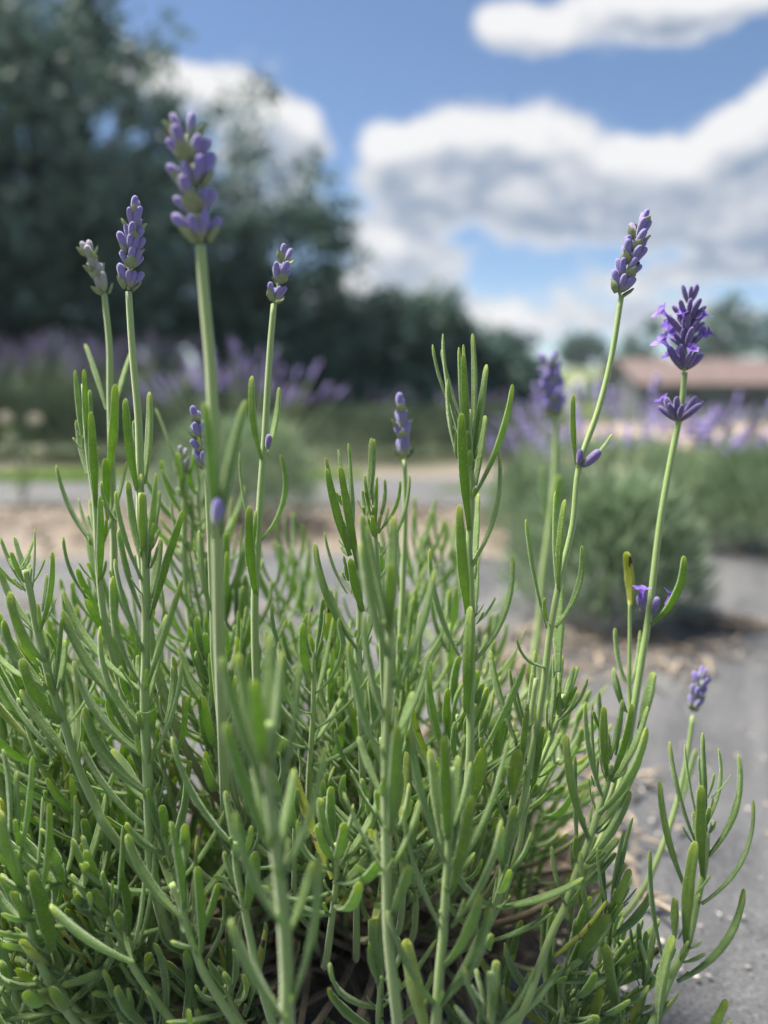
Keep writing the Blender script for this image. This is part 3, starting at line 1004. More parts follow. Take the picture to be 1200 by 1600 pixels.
traced_shoot(.285, 8, [(583, 790), (586, 830), (590, 900), (596, 1000)],
             [(573, 805, 580, 684, 10, 3, .02), (579, 780, 585, 686, 9, 6, .0), (580, 808, 570, 741, 7, -3, .06), (587, 818, 589, 744, 9, -2, .0), (589, 822, 601, 749, 7, 4, .08),
              (583, 790, 582, 751, 7, 5, .0), (588, 834, 625, 751, 8, -3, .12), (596, 868, 639, 741, 10, 2, .09), (585, 838, 582, 805, 9, -6, .05), (592, 905, 622, 830, 10, 6, .08)])
# the tall shoot right of the middle
traced_shoot(.262, 12, [(731, 640), (737, 763), (733, 855), (735, 897), (737, 980), (737, 1022), (735, 1110), (733, 1200)],
             [(718, 662, 676, 538, 11, 3, .05), (722, 695, 692, 521, 11, -2, .04), (719, 650, 690, 546, 9, 6, .03), (724, 690, 717, 542, 8, 8, .0), (730, 690, 724, 538, 7, 5, .0),
              (731, 715, 724, 552, 12, -6, .0), (736, 705, 738, 521, 11, 3, .03), (740, 718, 760, 569, 13, 5, .0), (740, 776, 801, 600, 12, -4, .05), (717, 718, 699, 592, 12, -3, .06),
              (734, 828, 721, 645, 16, -12, .03), (743, 758, 758, 649, 12, 8, .0), (736, 885, 779, 706, 12, -2, .09), (732, 968, 718, 788, 17, -13, .05), (732, 738, 735, 703, 7, -5, .04),
              (718, 1024, 672, 857, 12, 0, .07), (738, 1036, 800, 867, 12, -2, .11), (730, 1112, 735, 947, 20, -14, .08), (741, 905, 747, 770, 11, 12, .0), (739, 975, 745, 870, 11, 13, .03)])
# close, slightly soft shoot in the middle
traced_shoot(.212, 17, [(609, 900), (610, 1000), (608, 1070), (604, 1175), (603, 1260), (605, 1360), (607, 1460), (619, 1575)],
             [(608, 990, 566, 804, 17, 4, .04), (609, 988, 614, 806, 20, 5, .03), (607, 985, 573, 820, 15, -5, .0), (609, 1028, 564, 846, 21, -7, .04), (609, 990, 610, 880, 15, -6, .0),
              (615, 1074, 679, 890, 16, 0, .05), (610, 1142, 569, 958, 21, -6, .05), (598, 1198, 544, 1003, 19, 2, .04), (625, 1142, 671, 1016, 15, 2, .06), (610, 1302, 620, 1134, 25, -9, .02),
              (598, 1358, 537, 1238, 14, 0, .03), (609, 1362, 660, 1240, 13, 3, .04), (609, 1432, 637, 1351, 27, -5, .05), (596, 1240, 560, 1150, 14, 8, .04), (610, 1190, 645, 1080, 18, 9, .04)],
             slope=.02)
# right side shoots
traced_shoot(.275, 9, [(880, 1085), (872, 1122), (858, 1160), (838, 1210), (820, 1270), (806, 1340)],
             [(860, 1142, 869, 1055, 11, -5, .0), (874, 1117, 875, 1059, 8, -3, .0), (879, 1098, 897, 1042, 9, 3, .03), (880, 1102, 903, 1041, 8, 6, .03), (870, 1127, 918, 1060, 9, -2, .1),
              (879, 1107, 901, 1072, 7, -5, .03), (866, 1130, 866, 1021, 8, 6, .0), (868, 1120, 880, 1024, 8, 9, .02), (835, 1215, 845, 1170, 10, -5), (838, 1212, 876, 1145, 12, 3, .03),
              (826, 1245, 863, 1190, 14, 6, .02), (830, 1240, 848, 1135, 10, -8, .0)])
traced_shoot(.268, 10, [(838, 1060), (826, 1140), (812, 1200), (800, 1260), (792, 1340)],
             [(822, 1150, 796, 1045, 9, 4, .03), (824, 1140, 803, 1056, 9, -4, .03), (826, 1135, 832, 1051, 9, 5, .0), (829, 1120, 837, 1016, 8, 8, .02), (756, 1170, 820, 1036, 15, -7, .03),
              (812, 1170, 766, 1016, 15, 4, .04), (800, 1240, 811, 1170, 21, -6, .02, .15), (738, 1252, 754, 1168, 25, -4, .02, .1), (815, 1195, 824, 1110, 10, -5, .02), (797, 1290, 775, 1240, 11, -3, .03)])
traced_shoot(.262, 13, [(953, 1195), (948, 1227), (934, 1269), (921, 1312), (902, 1360), (883, 1416), (866, 1450), (842, 1512), (822, 1570)],
             [(941, 1243, 915, 1096, 13, -4, .05), (934, 1230, 926, 1099, 9, 6, .03), (940, 1180, 936, 1081, 9, 5, .0), (938, 1140, 927, 1110, 8, -3, .02), (949, 1212, 944, 1103, 13, -6, .03),
              (954, 1184, 951, 1144, 8, -3, .0), (954, 1186, 966, 1119, 8, 0, .02), (962, 1180, 973, 1093, 9, 4, .0), (952, 1220, 987, 1099, 12, -3, .06), (957, 1222, 1012, 1103, 12, 6, .08),
              (936, 1270, 1010, 1136, 19, -7, .09), (921, 1311, 885, 1146, 15, -6, .05), (903, 1342, 899, 1181, 11, 8, .01), (916, 1347, 984, 1235, 22, -4, .05), (928, 1300, 1002, 1180, 15, 10, .08),
              (928, 1466, 907, 1330, 10, -12, .03), (952, 1424, 933, 1324, 10, -9, .04), (900, 1364, 965, 1310, 14, 8, .08), (885, 1418, 862, 1322, 11, -4, .04), (885, 1414, 912, 1375, 8, -4),
              (866, 1492, 948, 1406, 28, -6, .05, .85), (884, 1400, 962, 1332, 17, 8, .06)])
traced_shoot(.262, 12, [(956, 1432), (942, 1462), (928, 1480), (908, 1500), (862, 1532), (830, 1570)],
             [(958, 1440, 985, 1358, 13, -4, .08), (956, 1434, 977, 1348, 10, 0, .04), (955, 1435, 976, 1298, 10, 6, .03), (960, 1420, 989, 1277, 10, 9, .03), (908, 1499, 953, 1430, 21, -6, .10),
              (953, 1464, 1018, 1393, 13, 3, .13), (950, 1440, 942, 1345, 11, 6, .03), (866, 1533, 960, 1520, 13, -5, .04), (955, 1518, 997, 1484, 12, -3, .04), (885, 1515, 900, 1465, 9, -5)])
traced_shoot(.255, 14, [(1104, 1300), (1102, 1345), (1093, 1391), (1076, 1470), (1064, 1496), (1047, 1530), (1019, 1600), (985, 1660)],
             [(1088, 1318, 1046, 1158, 12, -1, .04), (1076, 1398, 1031, 1219, 12, -2, .05), (1093, 1292, 1070, 1163, 9, 5, .03), (1103, 1300, 1098, 1144, 12, 7, .0), (1105, 1285, 1122, 1169, 10, 2, .12),
              (1098, 1292, 1092, 1181, 10, 0, .0), (1106, 1246, 1116, 1208, 8, -2, .03), (1106, 1338, 1153, 1178, 12, -2, .11), (1096, 1412, 1176, 1249, 13, -3, .13), (1099, 1372, 1096, 1227, 16, -9, .02),
              (1093, 1330, 1084, 1268, 9, 5, .04), (1073, 1478, 1087, 1314, 18, -9, .04), (1058, 1533, 1162, 1388, 14, -3, .12), (1054, 1464, 1055, 1402, 14, -3, .0), (1040, 1512, 1016, 1328, 12, -5, .04),
              (1030, 1604, 1053, 1462, 20, -8, .07), (1100, 1630, 1136, 1562, 14, -4, .04), (1062, 1500, 1076, 1470, 8, -4), (1040, 1540, 1010, 1500, 9, -3)])
traced_shoot(.262, 9, [(1000, 1470), (1012, 1520), (1000, 1580), (975, 1640)],
             [(1000, 1520, 998, 1442, 9, 4, .0), (1003, 1530, 1010, 1455, 9, 2, .02), (998, 1530, 985, 1450, 8, 5, .02), (1005, 1540, 1025, 1440, 10, 7, .03), (972, 1604, 948, 1476, 19, -9, .02),
              (1000, 1555, 1030, 1505, 12, -2, .06), (1015, 1600, 1062, 1550, 9, -3, .04), (985, 1600, 1000, 1560, 16, -4, .02, .7), (930, 1610, 942, 1545, 16, -6, .08, .5), (990, 1620, 1040, 1555, 12, -5, .04)])
# close, soft shoot in front of everything, left of the middle
traced_shoot(.186, 22, [(418, 1130), (420, 1221), (427, 1286), (434, 1348), (443, 1433), (448, 1518), (451, 1610)],
             [(414, 1240, 345, 1026, 21, -3, .02), (415, 1212, 371, 1020, 22, 5, .02), (424, 1202, 420, 990, 25, 7, .0), (425, 1180, 440, 1016, 22, 2, .0), (430, 1262, 467, 1040, 19, -3, .03),
              (411, 1192, 397, 1062, 22, -9, .0), (420, 1322, 352, 1130, 21, -4, .02), (440, 1372, 507, 1165, 23, -4, .05), (440, 1444, 368, 1269, 20, -8, .06), (456, 1562, 496, 1335, 27, -8, .05),
              (446, 1592, 359, 1436, 27, -8, .04), (451, 1458, 489, 1346, 18, 4, .04), (436, 1330, 460, 1200, 22, 9, .0), (430, 1340, 395, 1190, 20, 9, .0)], slope=.03)
traced_shoot(.240, 12, [(366, 1316), (370, 1360), (378, 1400), (392, 1470), (408, 1540)],
             [(363, 1318, 268, 1150, 21, -6, .07), (372, 1330, 352, 1235, 15, 6, .0), (380, 1400, 350, 1330, 12, 2, .05), (385, 1420, 398, 1330, 22, -5, .03), (372, 1345, 392, 1290, 12, -4)])
traced_shoot(.226, 15, [(704, 1200), (702, 1320), (698, 1377), (693, 1456), (687, 1518), (680, 1610)],
             [(696, 1346, 641, 1138, 17, -3, .04), (700, 1312, 695, 1150, 19, -8, .0), (712, 1362, 793, 1156, 17, -4, .05), (688, 1447, 629, 1260, 15, -2, .05), (704, 1396, 737, 1243, 18, -9, .03),
              (705, 1447, 783, 1280, 17, 0, .08), (694, 1509, 749, 1396, 25, -7, .07), (678, 1568, 605, 1422, 17, -6, .05), (690, 1567, 766, 1416, 22, -2, .06), (668, 1625, 633, 1467, 30, 8, .0, .25),
              (707, 1330, 716, 1180, 17, 6, .0), (693, 1330, 672, 1170, 16, 7, .0), (706, 1300, 735, 1190, 14, 3, .04)])
traced_shoot(.225, 14, [(766, 1520), (768, 1580), (760, 1640)],
             [(770, 1610, 834, 1512, 22, -5, .06), (764, 1600, 725, 1510, 17, -5, .05), (766, 1590, 744, 1513, 14, 4, .02), (770, 1580, 776, 1500, 16, 4, .0), (760, 1620, 710, 1572, 20, -6, .04)])
# lower left
traced_shoot(.245, 12, [(25, 1330), (34, 1380), (45, 1440), (70, 1520)],
             [(28, 1350, 50, 1181, 13, -3, .03), (37, 1392, 0, 1266, 19, -6, .06), (61, 1408, 76, 1255, 13, -4, .05), (82, 1486, 48, 1360, 23, -6, .06), (14, 1300, 4, 1170, 13, 3, .04),
              (28, 1320, 25, 1205, 11, 5, .0), (50, 1420, 66, 1245, 11, 8, .02), (40, 1440, -5, 1390, 16, -3, .08)])
traced_shoot(.240, 12, [(268, 1380), (285, 1420), (300, 1470), (330, 1540)],
             [(286, 1421, 266, 1283, 16, -6, .04), (314, 1489, 307, 1354, 17, -8, .03), (286, 1435, 198, 1303, 17, -2, .07), (282, 1400, 285, 1290, 12, 5, .03), (300, 1440, 308, 1305, 10, 6, .0, .3),
              (207, 1503, 78, 1413, 24, -8, .05), (305, 1470, 340, 1380, 15, 2, .05), (300, 1480, 268, 1470, 18, -5, .06)])
traced_shoot(.250, 11, [(140, 1360), (160, 1410), (190, 1470), (220, 1530)],
             [(150, 1395, 113, 1310, 13, -3, .04), (148, 1385, 128, 1305, 12, 3, .02), (155, 1390, 133, 1328, 14, -5, .03), (165, 1420, 112, 1365, 16, -4, .06), (170, 1430, 145, 1388, 15, -6, .04),
              (170, 1415, 159, 1362, 13, -4, .02), (182, 1420, 192, 1290, 12, 4, .02), (190, 1450, 180, 1425, 15, -6, .02), (150, 1420, 112, 1405, 11, 3, .09), (200, 1470, 188, 1362, 15, 3, .04),
              (215, 1480, 240, 1312, 14, 7, .05), (205, 1490, 225, 1370, 14, -2, .04)])

# ================================================= shoots by rule: behind and below the traced ones
def right_edge(y):
    return 770 if y < 1060 else min(1010, 790 + (y - 1060) * .56)


# soft, farther shoots whose heads show between the sharp ones
for (x, y, d) in [(455, 850, .40), (480, 930, .42), (510, 950, .41), (650, 830, .38), (690, 850, .40), (715, 870, .42), (420, 900, .36), (320, 880, .35), (270, 770, .33), (300, 760, .34),
                  (295, 850, .33), (160, 940, .30), (130, 960, .33), (350, 900, .33), (470, 1010, .35), (520, 1000, .33), (660, 960, .35), (770, 990, .38), (80, 1000, .33), (30, 1010, .32),
                  (10, 1060, .31), (195, 950, .31), (380, 970, .33), (760, 1040, .34), (640, 1040, .31), (850, 1090, .36), (905, 1140, .33), (700, 980, .33), (590, 900, .36), (880, 1180, .31)]:
    proc_shoot(P(x + U(-8, 8), y + U(-8, 8), d), U(.05, .075), int(U(6, 9)), U(.030, .044), U(.0030, .0040))
for _ in range(66):
    y = U(1010, 1340)
    x = U(-50, right_edge(y))
    proc_shoot(P(x, y, U(.275, .37)), U(.045, .07), int(U(6, 9)), U(.030, .046), U(.0030, .0040), open_=U(.75, 1.1))
n = 0
while n < 78:
    y = U(1260, 1640)
    x = U(-60, right_edge(y) - 20)
    dark = abs(x - 620) < 250 and y > 1360
    if dark and U(0, 1) < .82:
        continue
    proc_shoot(P(x, y, U(.245, .34)), U(.03, .05), int(U(5, 8)), U(.024, .040), U(.0033, .0047), open_=U(.8, 1.2))
    n += 1
for _ in range(14):
    proc_shoot(P(U(-80, 120), U(1080, 1560), U(.27, .34)), U(.04, .06), int(U(6, 8)), U(.03, .042), U(.0032, .0042))

# ---- the 300 leaves that show largest become parts of their shoots, the others one mass
LEAVES.sort(key=lambda q: -q['score'])
mass_V, mass_F, mass_A, nv = [], [], {'t': [], 'rnd': [], 'side': [], 'age': []}, 0
for i, lf in enumerate(LEAVES):
    hi = i < 300
    V, F, t, sd = leaf_geom(lf['B'], lf['T'], lf['a'], lf['w'], lf['b'], hi, lf['tw'], broad=lf['broad'], roll=lf['roll'])
    n_ = len(V)
    A = {'t': t, 'side': sd, 'rnd': np.full(n_, lf['rnd']), 'age': np.full(n_, lf['age'])}
    if hi:
        o = mobj('leaf', V - lf['B'], F, M_LEAF, lf['p'], A)
        o.location = tuple(lf['B'] - BASE)
    else:
        mass_V.append(V - BASE)
        mass_F.append(F + nv)
        for kk in A:
            mass_A[kk].append(A[kk])
        nv += n_
o = mobj('foliage', np.concatenate(mass_V), np.concatenate(mass_F), M_LEAF, plant, {kk: np.concatenate(a) for kk, a in mass_A.items()})
tag(o, kind='stuff')

# woody crown, twigs and litter at the foot of the plant
for i in range(16):
    a = U(0, 6.28)
    r0 = U(.005, .03)
    b = BASE + np.array([math.cos(a) * r0, math.sin(a) * r0, -.004])
    e = BASE + np.array([math.cos(a) * U(.05, .13), math.sin(a) * U(.04, .10), U(.06, .13)])
    m = (b + e) / 2 + np.array([U(-.01, .01), U(-.01, .01), U(.0, .02)])
    path = catmull([b, m, e], 6)
    V, F = tube(path, np.linspace(U(.0028, .0045), .0014, len(path)), 7, .12)
    mobj('woody_stem', V - BASE, F, M_STEM, plant, {'rnd': np.full(len(V), .5), 'low': np.ones(len(V))})
mv, mf = [], []
for i in range(9):
    for j in range(28):
        a = 2 * math.pi * j / 28
        q = .125 * i / 8 * (1 + .10 * math.sin(3 * a + 1) + .06 * math.sin(7 * a))
        mv.append((BASE[0] + q * 1.05 * math.cos(a), BASE[1] + .02 + q * .75 * math.sin(a), .016 + .035 * (1 - (i / 8) ** 2) + .003 * math.sin(5 * a + i * 2) - (.012 if i == 8 else 0)))
for i in range(8):
    for j in range(28):
        j2 = (j + 1) % 28
        mf.append((i * 28 + j, (i + 1) * 28 + j, (i + 1) * 28 + j2, i * 28 + j2))
tag(mobj('soil_mound', np.array(mv), mf, M_SOIL), 'dark soil mound in the planting hole of the nearest lavender', kind='structure')
pl = Pile()
for _ in range(1500):
    a, q = U(0, 6.28), math.sqrt(U(0, 1)) * .12
    c = np.array([BASE[0] + 1.05 * q * math.cos(a), BASE[1] + .02 + .75 * q * math.sin(a), .018 + .035 * (1 - (q / .125) ** 2) + U(0, .018)])
    L, W = U(.006, .028), U(.001, .0035)
    d = nrm(np.array([U(-1, 1), U(-1, 1), U(-.35, .5)]))
    s = nrm(np.cross(d, [0.1, .2, 1])) * W
    u = nrm(np.cross(s, d)) * L * U(.05, .2)
    pl.add([c - d * L / 2, c - s * .6 + u, c + s * .6 + u, c + d * L / 2, c + u * 1.4 + d * L * .1], [(0, 1, 4), (0, 4, 2), (1, 3, 4), (4, 3, 2)], rnd=U(0, 1) ** 2)
tag(pl.build('leaf_litter', M_DEBRIS, None, False), 'brown dry leaf litter under the nearest lavender', kind='stuff')


# ------------------------------------------------------------------ lavender bushes behind
def spike_mesh(seed, mat):
    r = np.random.default_rng(seed)
    pl = Pile()
    O = np.array([(0, 0, 0), (1, 0, .45), (0, 1, .45), (-1, 0, .45), (0, -1, .45), (0, 0, 1)], float)
    Fo = [(0, 2, 1), (0, 3, 2), (0, 4, 3), (0, 1, 4), (5, 1, 2), (5, 2, 3), (5, 3, 4), (5, 4, 1)]
    for i in range(7):
        z = i / 7.0 * .95
        if i == 1:
            continue
        for j in range(7):
            a = r.uniform(0, 6.28)
            tilt = r.uniform(.3, .9)
            d = np.array([math.sin(tilt) * math.cos(a), math.sin(tilt) * math.sin(a), math.cos(tilt)])
            q = Vector(d).to_track_quat('Z', 'Y').to_matrix()
            q = np.array(q)
            V = (O * np.array([.05, .05, .20])) @ q.T + np.array([0, 0, z])
            pl.add(V, Fo, rnd=r.uniform(0, 1))
    return make_mesh('flower_spike', np.concatenate(pl.V), pl.F, mat, {'rnd': np.concatenate(pl.A['rnd'])})


SPIKES = [spike_mesh(s, M_BUSHFLOWER) for s in range(4)]
SPIKES_D = [spike_mesh(s + 9, M_BUSHFLOWER_D) for s in range(3)]


def bush(loc, rx, h, n_leaf, n_spk, reach, label, seed, meshes, leaf=.034, slen=.035, wide=1.0, group=None, lm=None):
    r = np.random.default_rng(seed)
    loc = np.array(loc)
    root = empty('lavender_bush', loc, label, 'lavender', group)
    n = n_leaf
    az = r.uniform(0, 2 * np.pi, n)
    q = np.sqrt(r.uniform(0, 1, n))
    z0 = r.uniform(.10, 1, n) ** .8
    lim = np.sqrt(np.clip(1 - (z0 - .12) ** 2, 0.02, 1))
    px = np.stack([rx * q * lim * np.cos(az), rx * q * lim * np.sin(az), h * .94 * z0], 1)
    d = np.stack([np.cos(az) * (.25 + .6 * q), np.sin(az) * (.25 + .6 * q), .8 + .4 * z0], 1) + r.normal(size=(n, 3)) * .28
    d /= np.linalg.norm(d, axis=1)[:, None]
    s = np.cross(d, r.normal(size=(n, 3)))
    s /= np.linalg.norm(s, axis=1)[:, None]
    u = np.cross(s, d)
    L = (leaf * r.uniform(.6, 1.2, n))[:, None]
    W = L * .055 * wide
    V = np.stack([px - s * W * .5, px + s * W * .5, px + d * L * .55 - s * W + u * L * .05, px + d * L * .55 + s * W + u * L * .05, px + d * L + u * L * .02], 1)
    F4 = np.array([(0, 1, 3, 2), (2, 3, 4, 4)])
    base = (np.arange(n) * 5)[:, None]
    fq = np.concatenate([base + np.array([[0, 1, 3, 2]])], 0)
    ft = base + np.array([[2, 3, 4]])
    F = [tuple(x) for x in fq] + [tuple(x) for x in ft]
    fo = mobj('foliage', V.reshape(-1, 3), F, lm or M_BUSHLEAF, root, {'rnd': np.repeat(r.uniform(0, 1, n), 5)}, smooth=False)
    tag(fo, kind='stuff')
    V, F = tube(catmull([(0, 0, -.01), (.005, .003, h * .2), (0.01, 0, h * .45)], 4), [.014, .013, .012, .011, .01, .009, .008, .007, .006], 8, .1)
    mobj('woody_stem', V, F, M_BARK, root)
    for i in range(n_spk):
        a, q = r.uniform(0, 6.28), math.sqrt(r.uniform(0, 1))
        b = np.array([rx * .55 * q * math.cos(a), rx * .55 * q * math.sin(a), h * .55])
        e = np.array([rx * 1.15 * q * math.cos(a), rx * 1.15 * q * math.sin(a), h + reach * r.uniform(.25, 1.0) * (1 - .35 * q * q)])
        m = b * .45 + e * .55 + np.array([0, 0, .01])
        path = catmull([b, m, e], 3)
        V, F = tube(path, np.full(len(path), .0011 * slen / .035), 4, 0, cap=False)
        st = mobj('flower_stem', V, F, M_BUSHSTEM, root, {'rnd': np.full(len(V), r.uniform(0, 1))})
        dr = nrm(path[-1] - path[-2])
        o = bpy.data.objects.new('flower_spike', meshes[i % len(meshes)])
        o.location = tuple(e)
        o.rotation_mode = 'QUATERNION'
        o.rotation_quaternion = Vector(dr).to_track_quat('Z', 'Y')
        k_ = slen * r.uniform(.75, 1.25)
        o.scale = (k_ * .9, k_ * .9, k_)
        link(o, st)
    return root


def gp(x, y):
    return G(x, y)


q = gp(938, 968); bush((q[0], q[1], 0), .125, .185, 4200, 26, .10, 'round green lavender bush with sparse mauve spikes beside the open fabric', 21, SPIKES)
q = gp(835, 850); bush((q[0], q[1], 0), .10, .15, 1800, 26, .12, 'small lavender bush with mauve spikes half hidden behind the round green bush', 22, SPIKES)
q = gp(1075, 850); bush((q[0], q[1], 0), .15, .17, 2600, 40, .10, 'lavender bush crowded with pale mauve flowers, next along the row from the round green bush', 23, SPIKES)
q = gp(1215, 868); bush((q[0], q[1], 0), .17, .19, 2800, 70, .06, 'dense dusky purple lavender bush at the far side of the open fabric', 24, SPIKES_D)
q = gp(372, 822); bush((q[0], q[1], 0), .19, .235, 4600, 52, .15, 'wide lavender bush with many mauve spikes in front of the dark trees', 25, SPIKES)
for j, (x, y, lab) in enumerate([(20, 712, 'tall lavender bush behind the cream flowered weed'), (130, 715, 'tall lavender bush between two others in the far row before the dark trees'),
                                 (235, 718, 'tall lavender bush of the far row, just behind the wide mauve bush'), (-90, 715, 'tall lavender bush of the far row, at the end cut by the picture edge')]):
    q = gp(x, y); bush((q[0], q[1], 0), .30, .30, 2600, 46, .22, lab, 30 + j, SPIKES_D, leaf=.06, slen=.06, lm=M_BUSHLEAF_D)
for j, (x, y, lab) in enumerate([(560, 715, 'low dull green lavender bush across the straw path, before the dark hedge'), (690, 712, 'low grey green lavender bush across the straw path, behind the tall leafy shoot'),
                                 (790, 716, 'low dusky lavender bush across the straw path, nearest the gravel')]):
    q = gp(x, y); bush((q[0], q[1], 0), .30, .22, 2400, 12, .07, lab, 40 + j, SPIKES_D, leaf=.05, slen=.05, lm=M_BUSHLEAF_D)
for j, (x, y, lab) in enumerate([(985, 742, 'pale mauve lavender bush before the sandy strip, behind the round green bush'), (890, 745, 'pale mauve lavender bush before the sandy strip, behind the leaning flower stalk'),
                                 (1150, 748, 'pale mauve lavender bush before the sandy strip, below the long building')]):
    q = gp(x, y); bush((q[0], q[1], 0), .20, .12, 1600, 8, .14, lab, 50 + j, SPIKES, leaf=.045, slen=.045)

# weed with cream flowers, grass along the strips
q = gp(35, 790)
weed = empty('weed_plant', (q[0], q[1], 0), 'thin weed with cream flower heads beside the far lavender row', 'weed')
for (x, y) in ((8, 655), (55, 655), (60, 705), (15, 690), (30, 720)):
    d = proj((q[0], q[1], .1))[2]
    e = P(x, y, d) - np.array([q[0], q[1], 0])
    path = catmull([(0, 0, 0), e * .55 + np.array([.01, 0, .02]), e], 5)
    V, F = tube(path, .0016, 5)
    st = mobj('stem', V, F, M_WEEDLEAF, weed, {'rnd': np.full(len(V), .6)})
    pl = Pile()
    for _ in range(46):
        dr = nrm(rng.normal(size=3) + np.array([0, 0, .3]))
        a = nrm(np.cross(dr, rng.normal(size=3)))
        b = np.cross(dr, a)
        c = e + dr * U(.004, .017)
        pl.add([c - a * .004, c + b * .004, c + a * .004, c - b * .004, c + dr * .003], [(0, 1, 4), (1, 2, 4), (2, 3, 4), (3, 0, 4)], rnd=U(0, 1))
    pl.build('flower_head', M_CREAM, st, False)
    for i in range(5):
        f = U(.2, .9)
        c = path[int(f * (len(path) - 1))]
        a = U(0, 6.28)
        dr = np.array([math.cos(a), math.sin(a), .4])
        s = nrm(np.cross(dr, [0, 0, 1]))
        L = U(.03, .05)
        mobj('leaf', np.array([c, c + dr * L * .5 - s * L * .2, c + dr * L * .5 + s * L * .2, c + dr * L - np.array([0, 0, .01]), c + dr * L * .5 - np.array([0, 0, .003])]),
             [(0, 4, 1), (0, 2, 4), (1, 4, 3), (4, 2, 3)], M_WEEDLEAF, weed, {'rnd': np.full(5, U(0, 1))})


def grass_patch(cx, cy, rx, ry, n, h, label, seed):
    r = np.random.default_rng(seed)
    pl = Pile()
    for _ in range(n):
        x, y = disc(cx, cy, rx, ry)(r)
        a = r.uniform(0, 6.28)
        L = h * r.uniform(.5, 1.2)
        d = np.array([math.cos(a), math.sin(a), 0])
        s = np.array([-d[1], d[0], 0]) * .002
        b = np.array([x, y, float(hgt(x, y)) + .003])
        lean = r.uniform(.15, .6)
        m = b + d * L * lean * .4 + np.array([0, 0, L * .6])
        t = b + d * L * lean + np.array([0, 0, L * .9])
        pl.add([b - s, b + s, m + s, m - s, t], [(0, 1, 2, 3), (3, 2, 4)], rnd=r.uniform(0, 1))
    return tag(pl.build('grass', M_GRASS, None, False), label, kind='stuff')


q = G(100, 752); grass_patch(q[0], q[1], .30, .10, 1700, .035, 'bright green grass growing along the fabric edge by the weed', 61)
q = G(495, 750); grass_patch(q[0], q[1], .16, .10, 1000, .03, 'bright green grass growing beside the wide mauve bush', 62)
q = G(780, 770); grass_patch(q[0], q[1], .18, .06, 500, .02, 'thin green grass on the straw path behind the tall leafy shoot', 63)


# ------------------------------------------------------------------ trees
def tree(label, d, blobs, trunk_px, n_leaf, seed, size=.13, gz=None, name='tree', group=None, trunk_r=.16):
    """blobs: (px, py, rx, ry, density) seen at distance d, each a volume as deep as it is wide"""
    r = np.random.default_rng(seed)
    bx = P(trunk_px, 620, d)
    z0 = float(hgt(bx[0], bx[1]))
    loc = np.array([bx[0], bx[1], z0])
    root = empty(name, loc, label, 'tree', group)
    area = sum(b[2] * b[3] * b[4] for b in blobs)
    C, S = [], []
    for (x, y, rx, ry, den) in blobs:
        c = P(x, y, d)
        c[1] += r.uniform(-.06, .06) * d
        RX, RY = rx / FPX * d, ry / FPX * d
        n = int(n_leaf * rx * ry * den / area)
        nc = max(14, n // 70)
        v = r.normal(size=(nc, 3))
        v /= np.linalg.norm(v, axis=1)[:, None]
        v *= (r.uniform(.25, 1.05, nc) ** .6)[:, None]
        cc = c + v * np.array([RX, RX * .8, RY])
        k = r.integers(0, nc, n)
        cs = r.uniform(.10, .26, nc)[k]
        pts = cc[k] + r.normal(size=(n, 3)) * (cs * min(RX, RY))[:, None]
        C.append(pts)
        S.append(r.uniform(.0, .55, nc)[k] + r.uniform(0, .45, n))
    C, S = np.concatenate(C), np.concatenate(S)
    C[:, 2] = np.maximum(C[:, 2], z0 + .05)
    n = len(C)
    a = r.normal(size=(n, 3)); a /= np.linalg.norm(a, axis=1)[:, None]
    b = np.cross(a, r.normal(size=(n, 3))); b /= np.linalg.norm(b, axis=1)[:, None]
    sz = (size * r.uniform(.6, 1.25, n))[:, None]
    V = np.stack([C - a * sz, C - b * sz * .5, C + a * sz, C + b * sz * .5], 1) - loc
    mobj('crown', V.reshape(-1, 3), np.arange(n * 4).reshape(n, 4), M_TREELEAF, root, {'rnd': np.repeat(S, 4)}, smooth=False)
    # trunk with limbs reaching into each blob
    tops = [P(x, y, d) - loc for (x, y, rx, ry, den) in blobs]
    top = max(tops, key=lambda t: t[2])
    V, F = tube(catmull([(0, 0, -.1), top * .3 + np.array([.05, 0, .1]), top * .62, top * .92], 5), np.linspace(trunk_r, trunk_r * .18, 16), 9, .08)
    tr = mobj('trunk', V, F, M_BARK, root)
    for t in tops:
        s = top * r.uniform(.2, .45)
        V, F = tube(catmull([s, (s + t) / 2 + np.array([0, 0, .12 * np.linalg.norm(t - s)]), t], 5), np.linspace(trunk_r * .38, trunk_r * .08, 11), 6, .08)
        mobj('limb', V, F, M_BARK, tr)
    return root


tree('huge dark leafy tree towering over the left lavender row', 7.6, [(40, 330, 230, 170, 1.2), (-60, 130, 190, 170, 1), (90, 120, 120, 90, .9), (150, 50, 90, 60, .45), (225, 50, 50, 60, .22), (225, 160, 60, 70, .4), (40, 10, 150, 90, .8),
     (180, 240, 110, 110, .9), (90, 500, 220, 110, 1.2), (230, 400, 110, 110, 1.1), (-150, 400, 220, 240, 1), (60, 600, 200, 60, 1.3), (230, 590, 120, 60, 1.3)], 60, 46000, 71, .06, trunk_r=.14)
tree('loose dark tree with thin branches letting bright cloud show through', 8.4, [(330, 230, 80, 100, .13), (400, 210, 70, 80, .08), (450, 300, 70, 70, .13), (500, 330, 50, 50, .3), (350, 340, 90, 70, .35),
     (440, 420, 110, 70, .9), (530, 380, 44, 46, .5), (330, 470, 120, 90, 1.1), (450, 540, 140, 100, 1.2), (400, 610, 130, 50, 1.3), (520, 610, 100, 45, 1.3)], 380, 24000, 72, .055, trunk_r=.10)
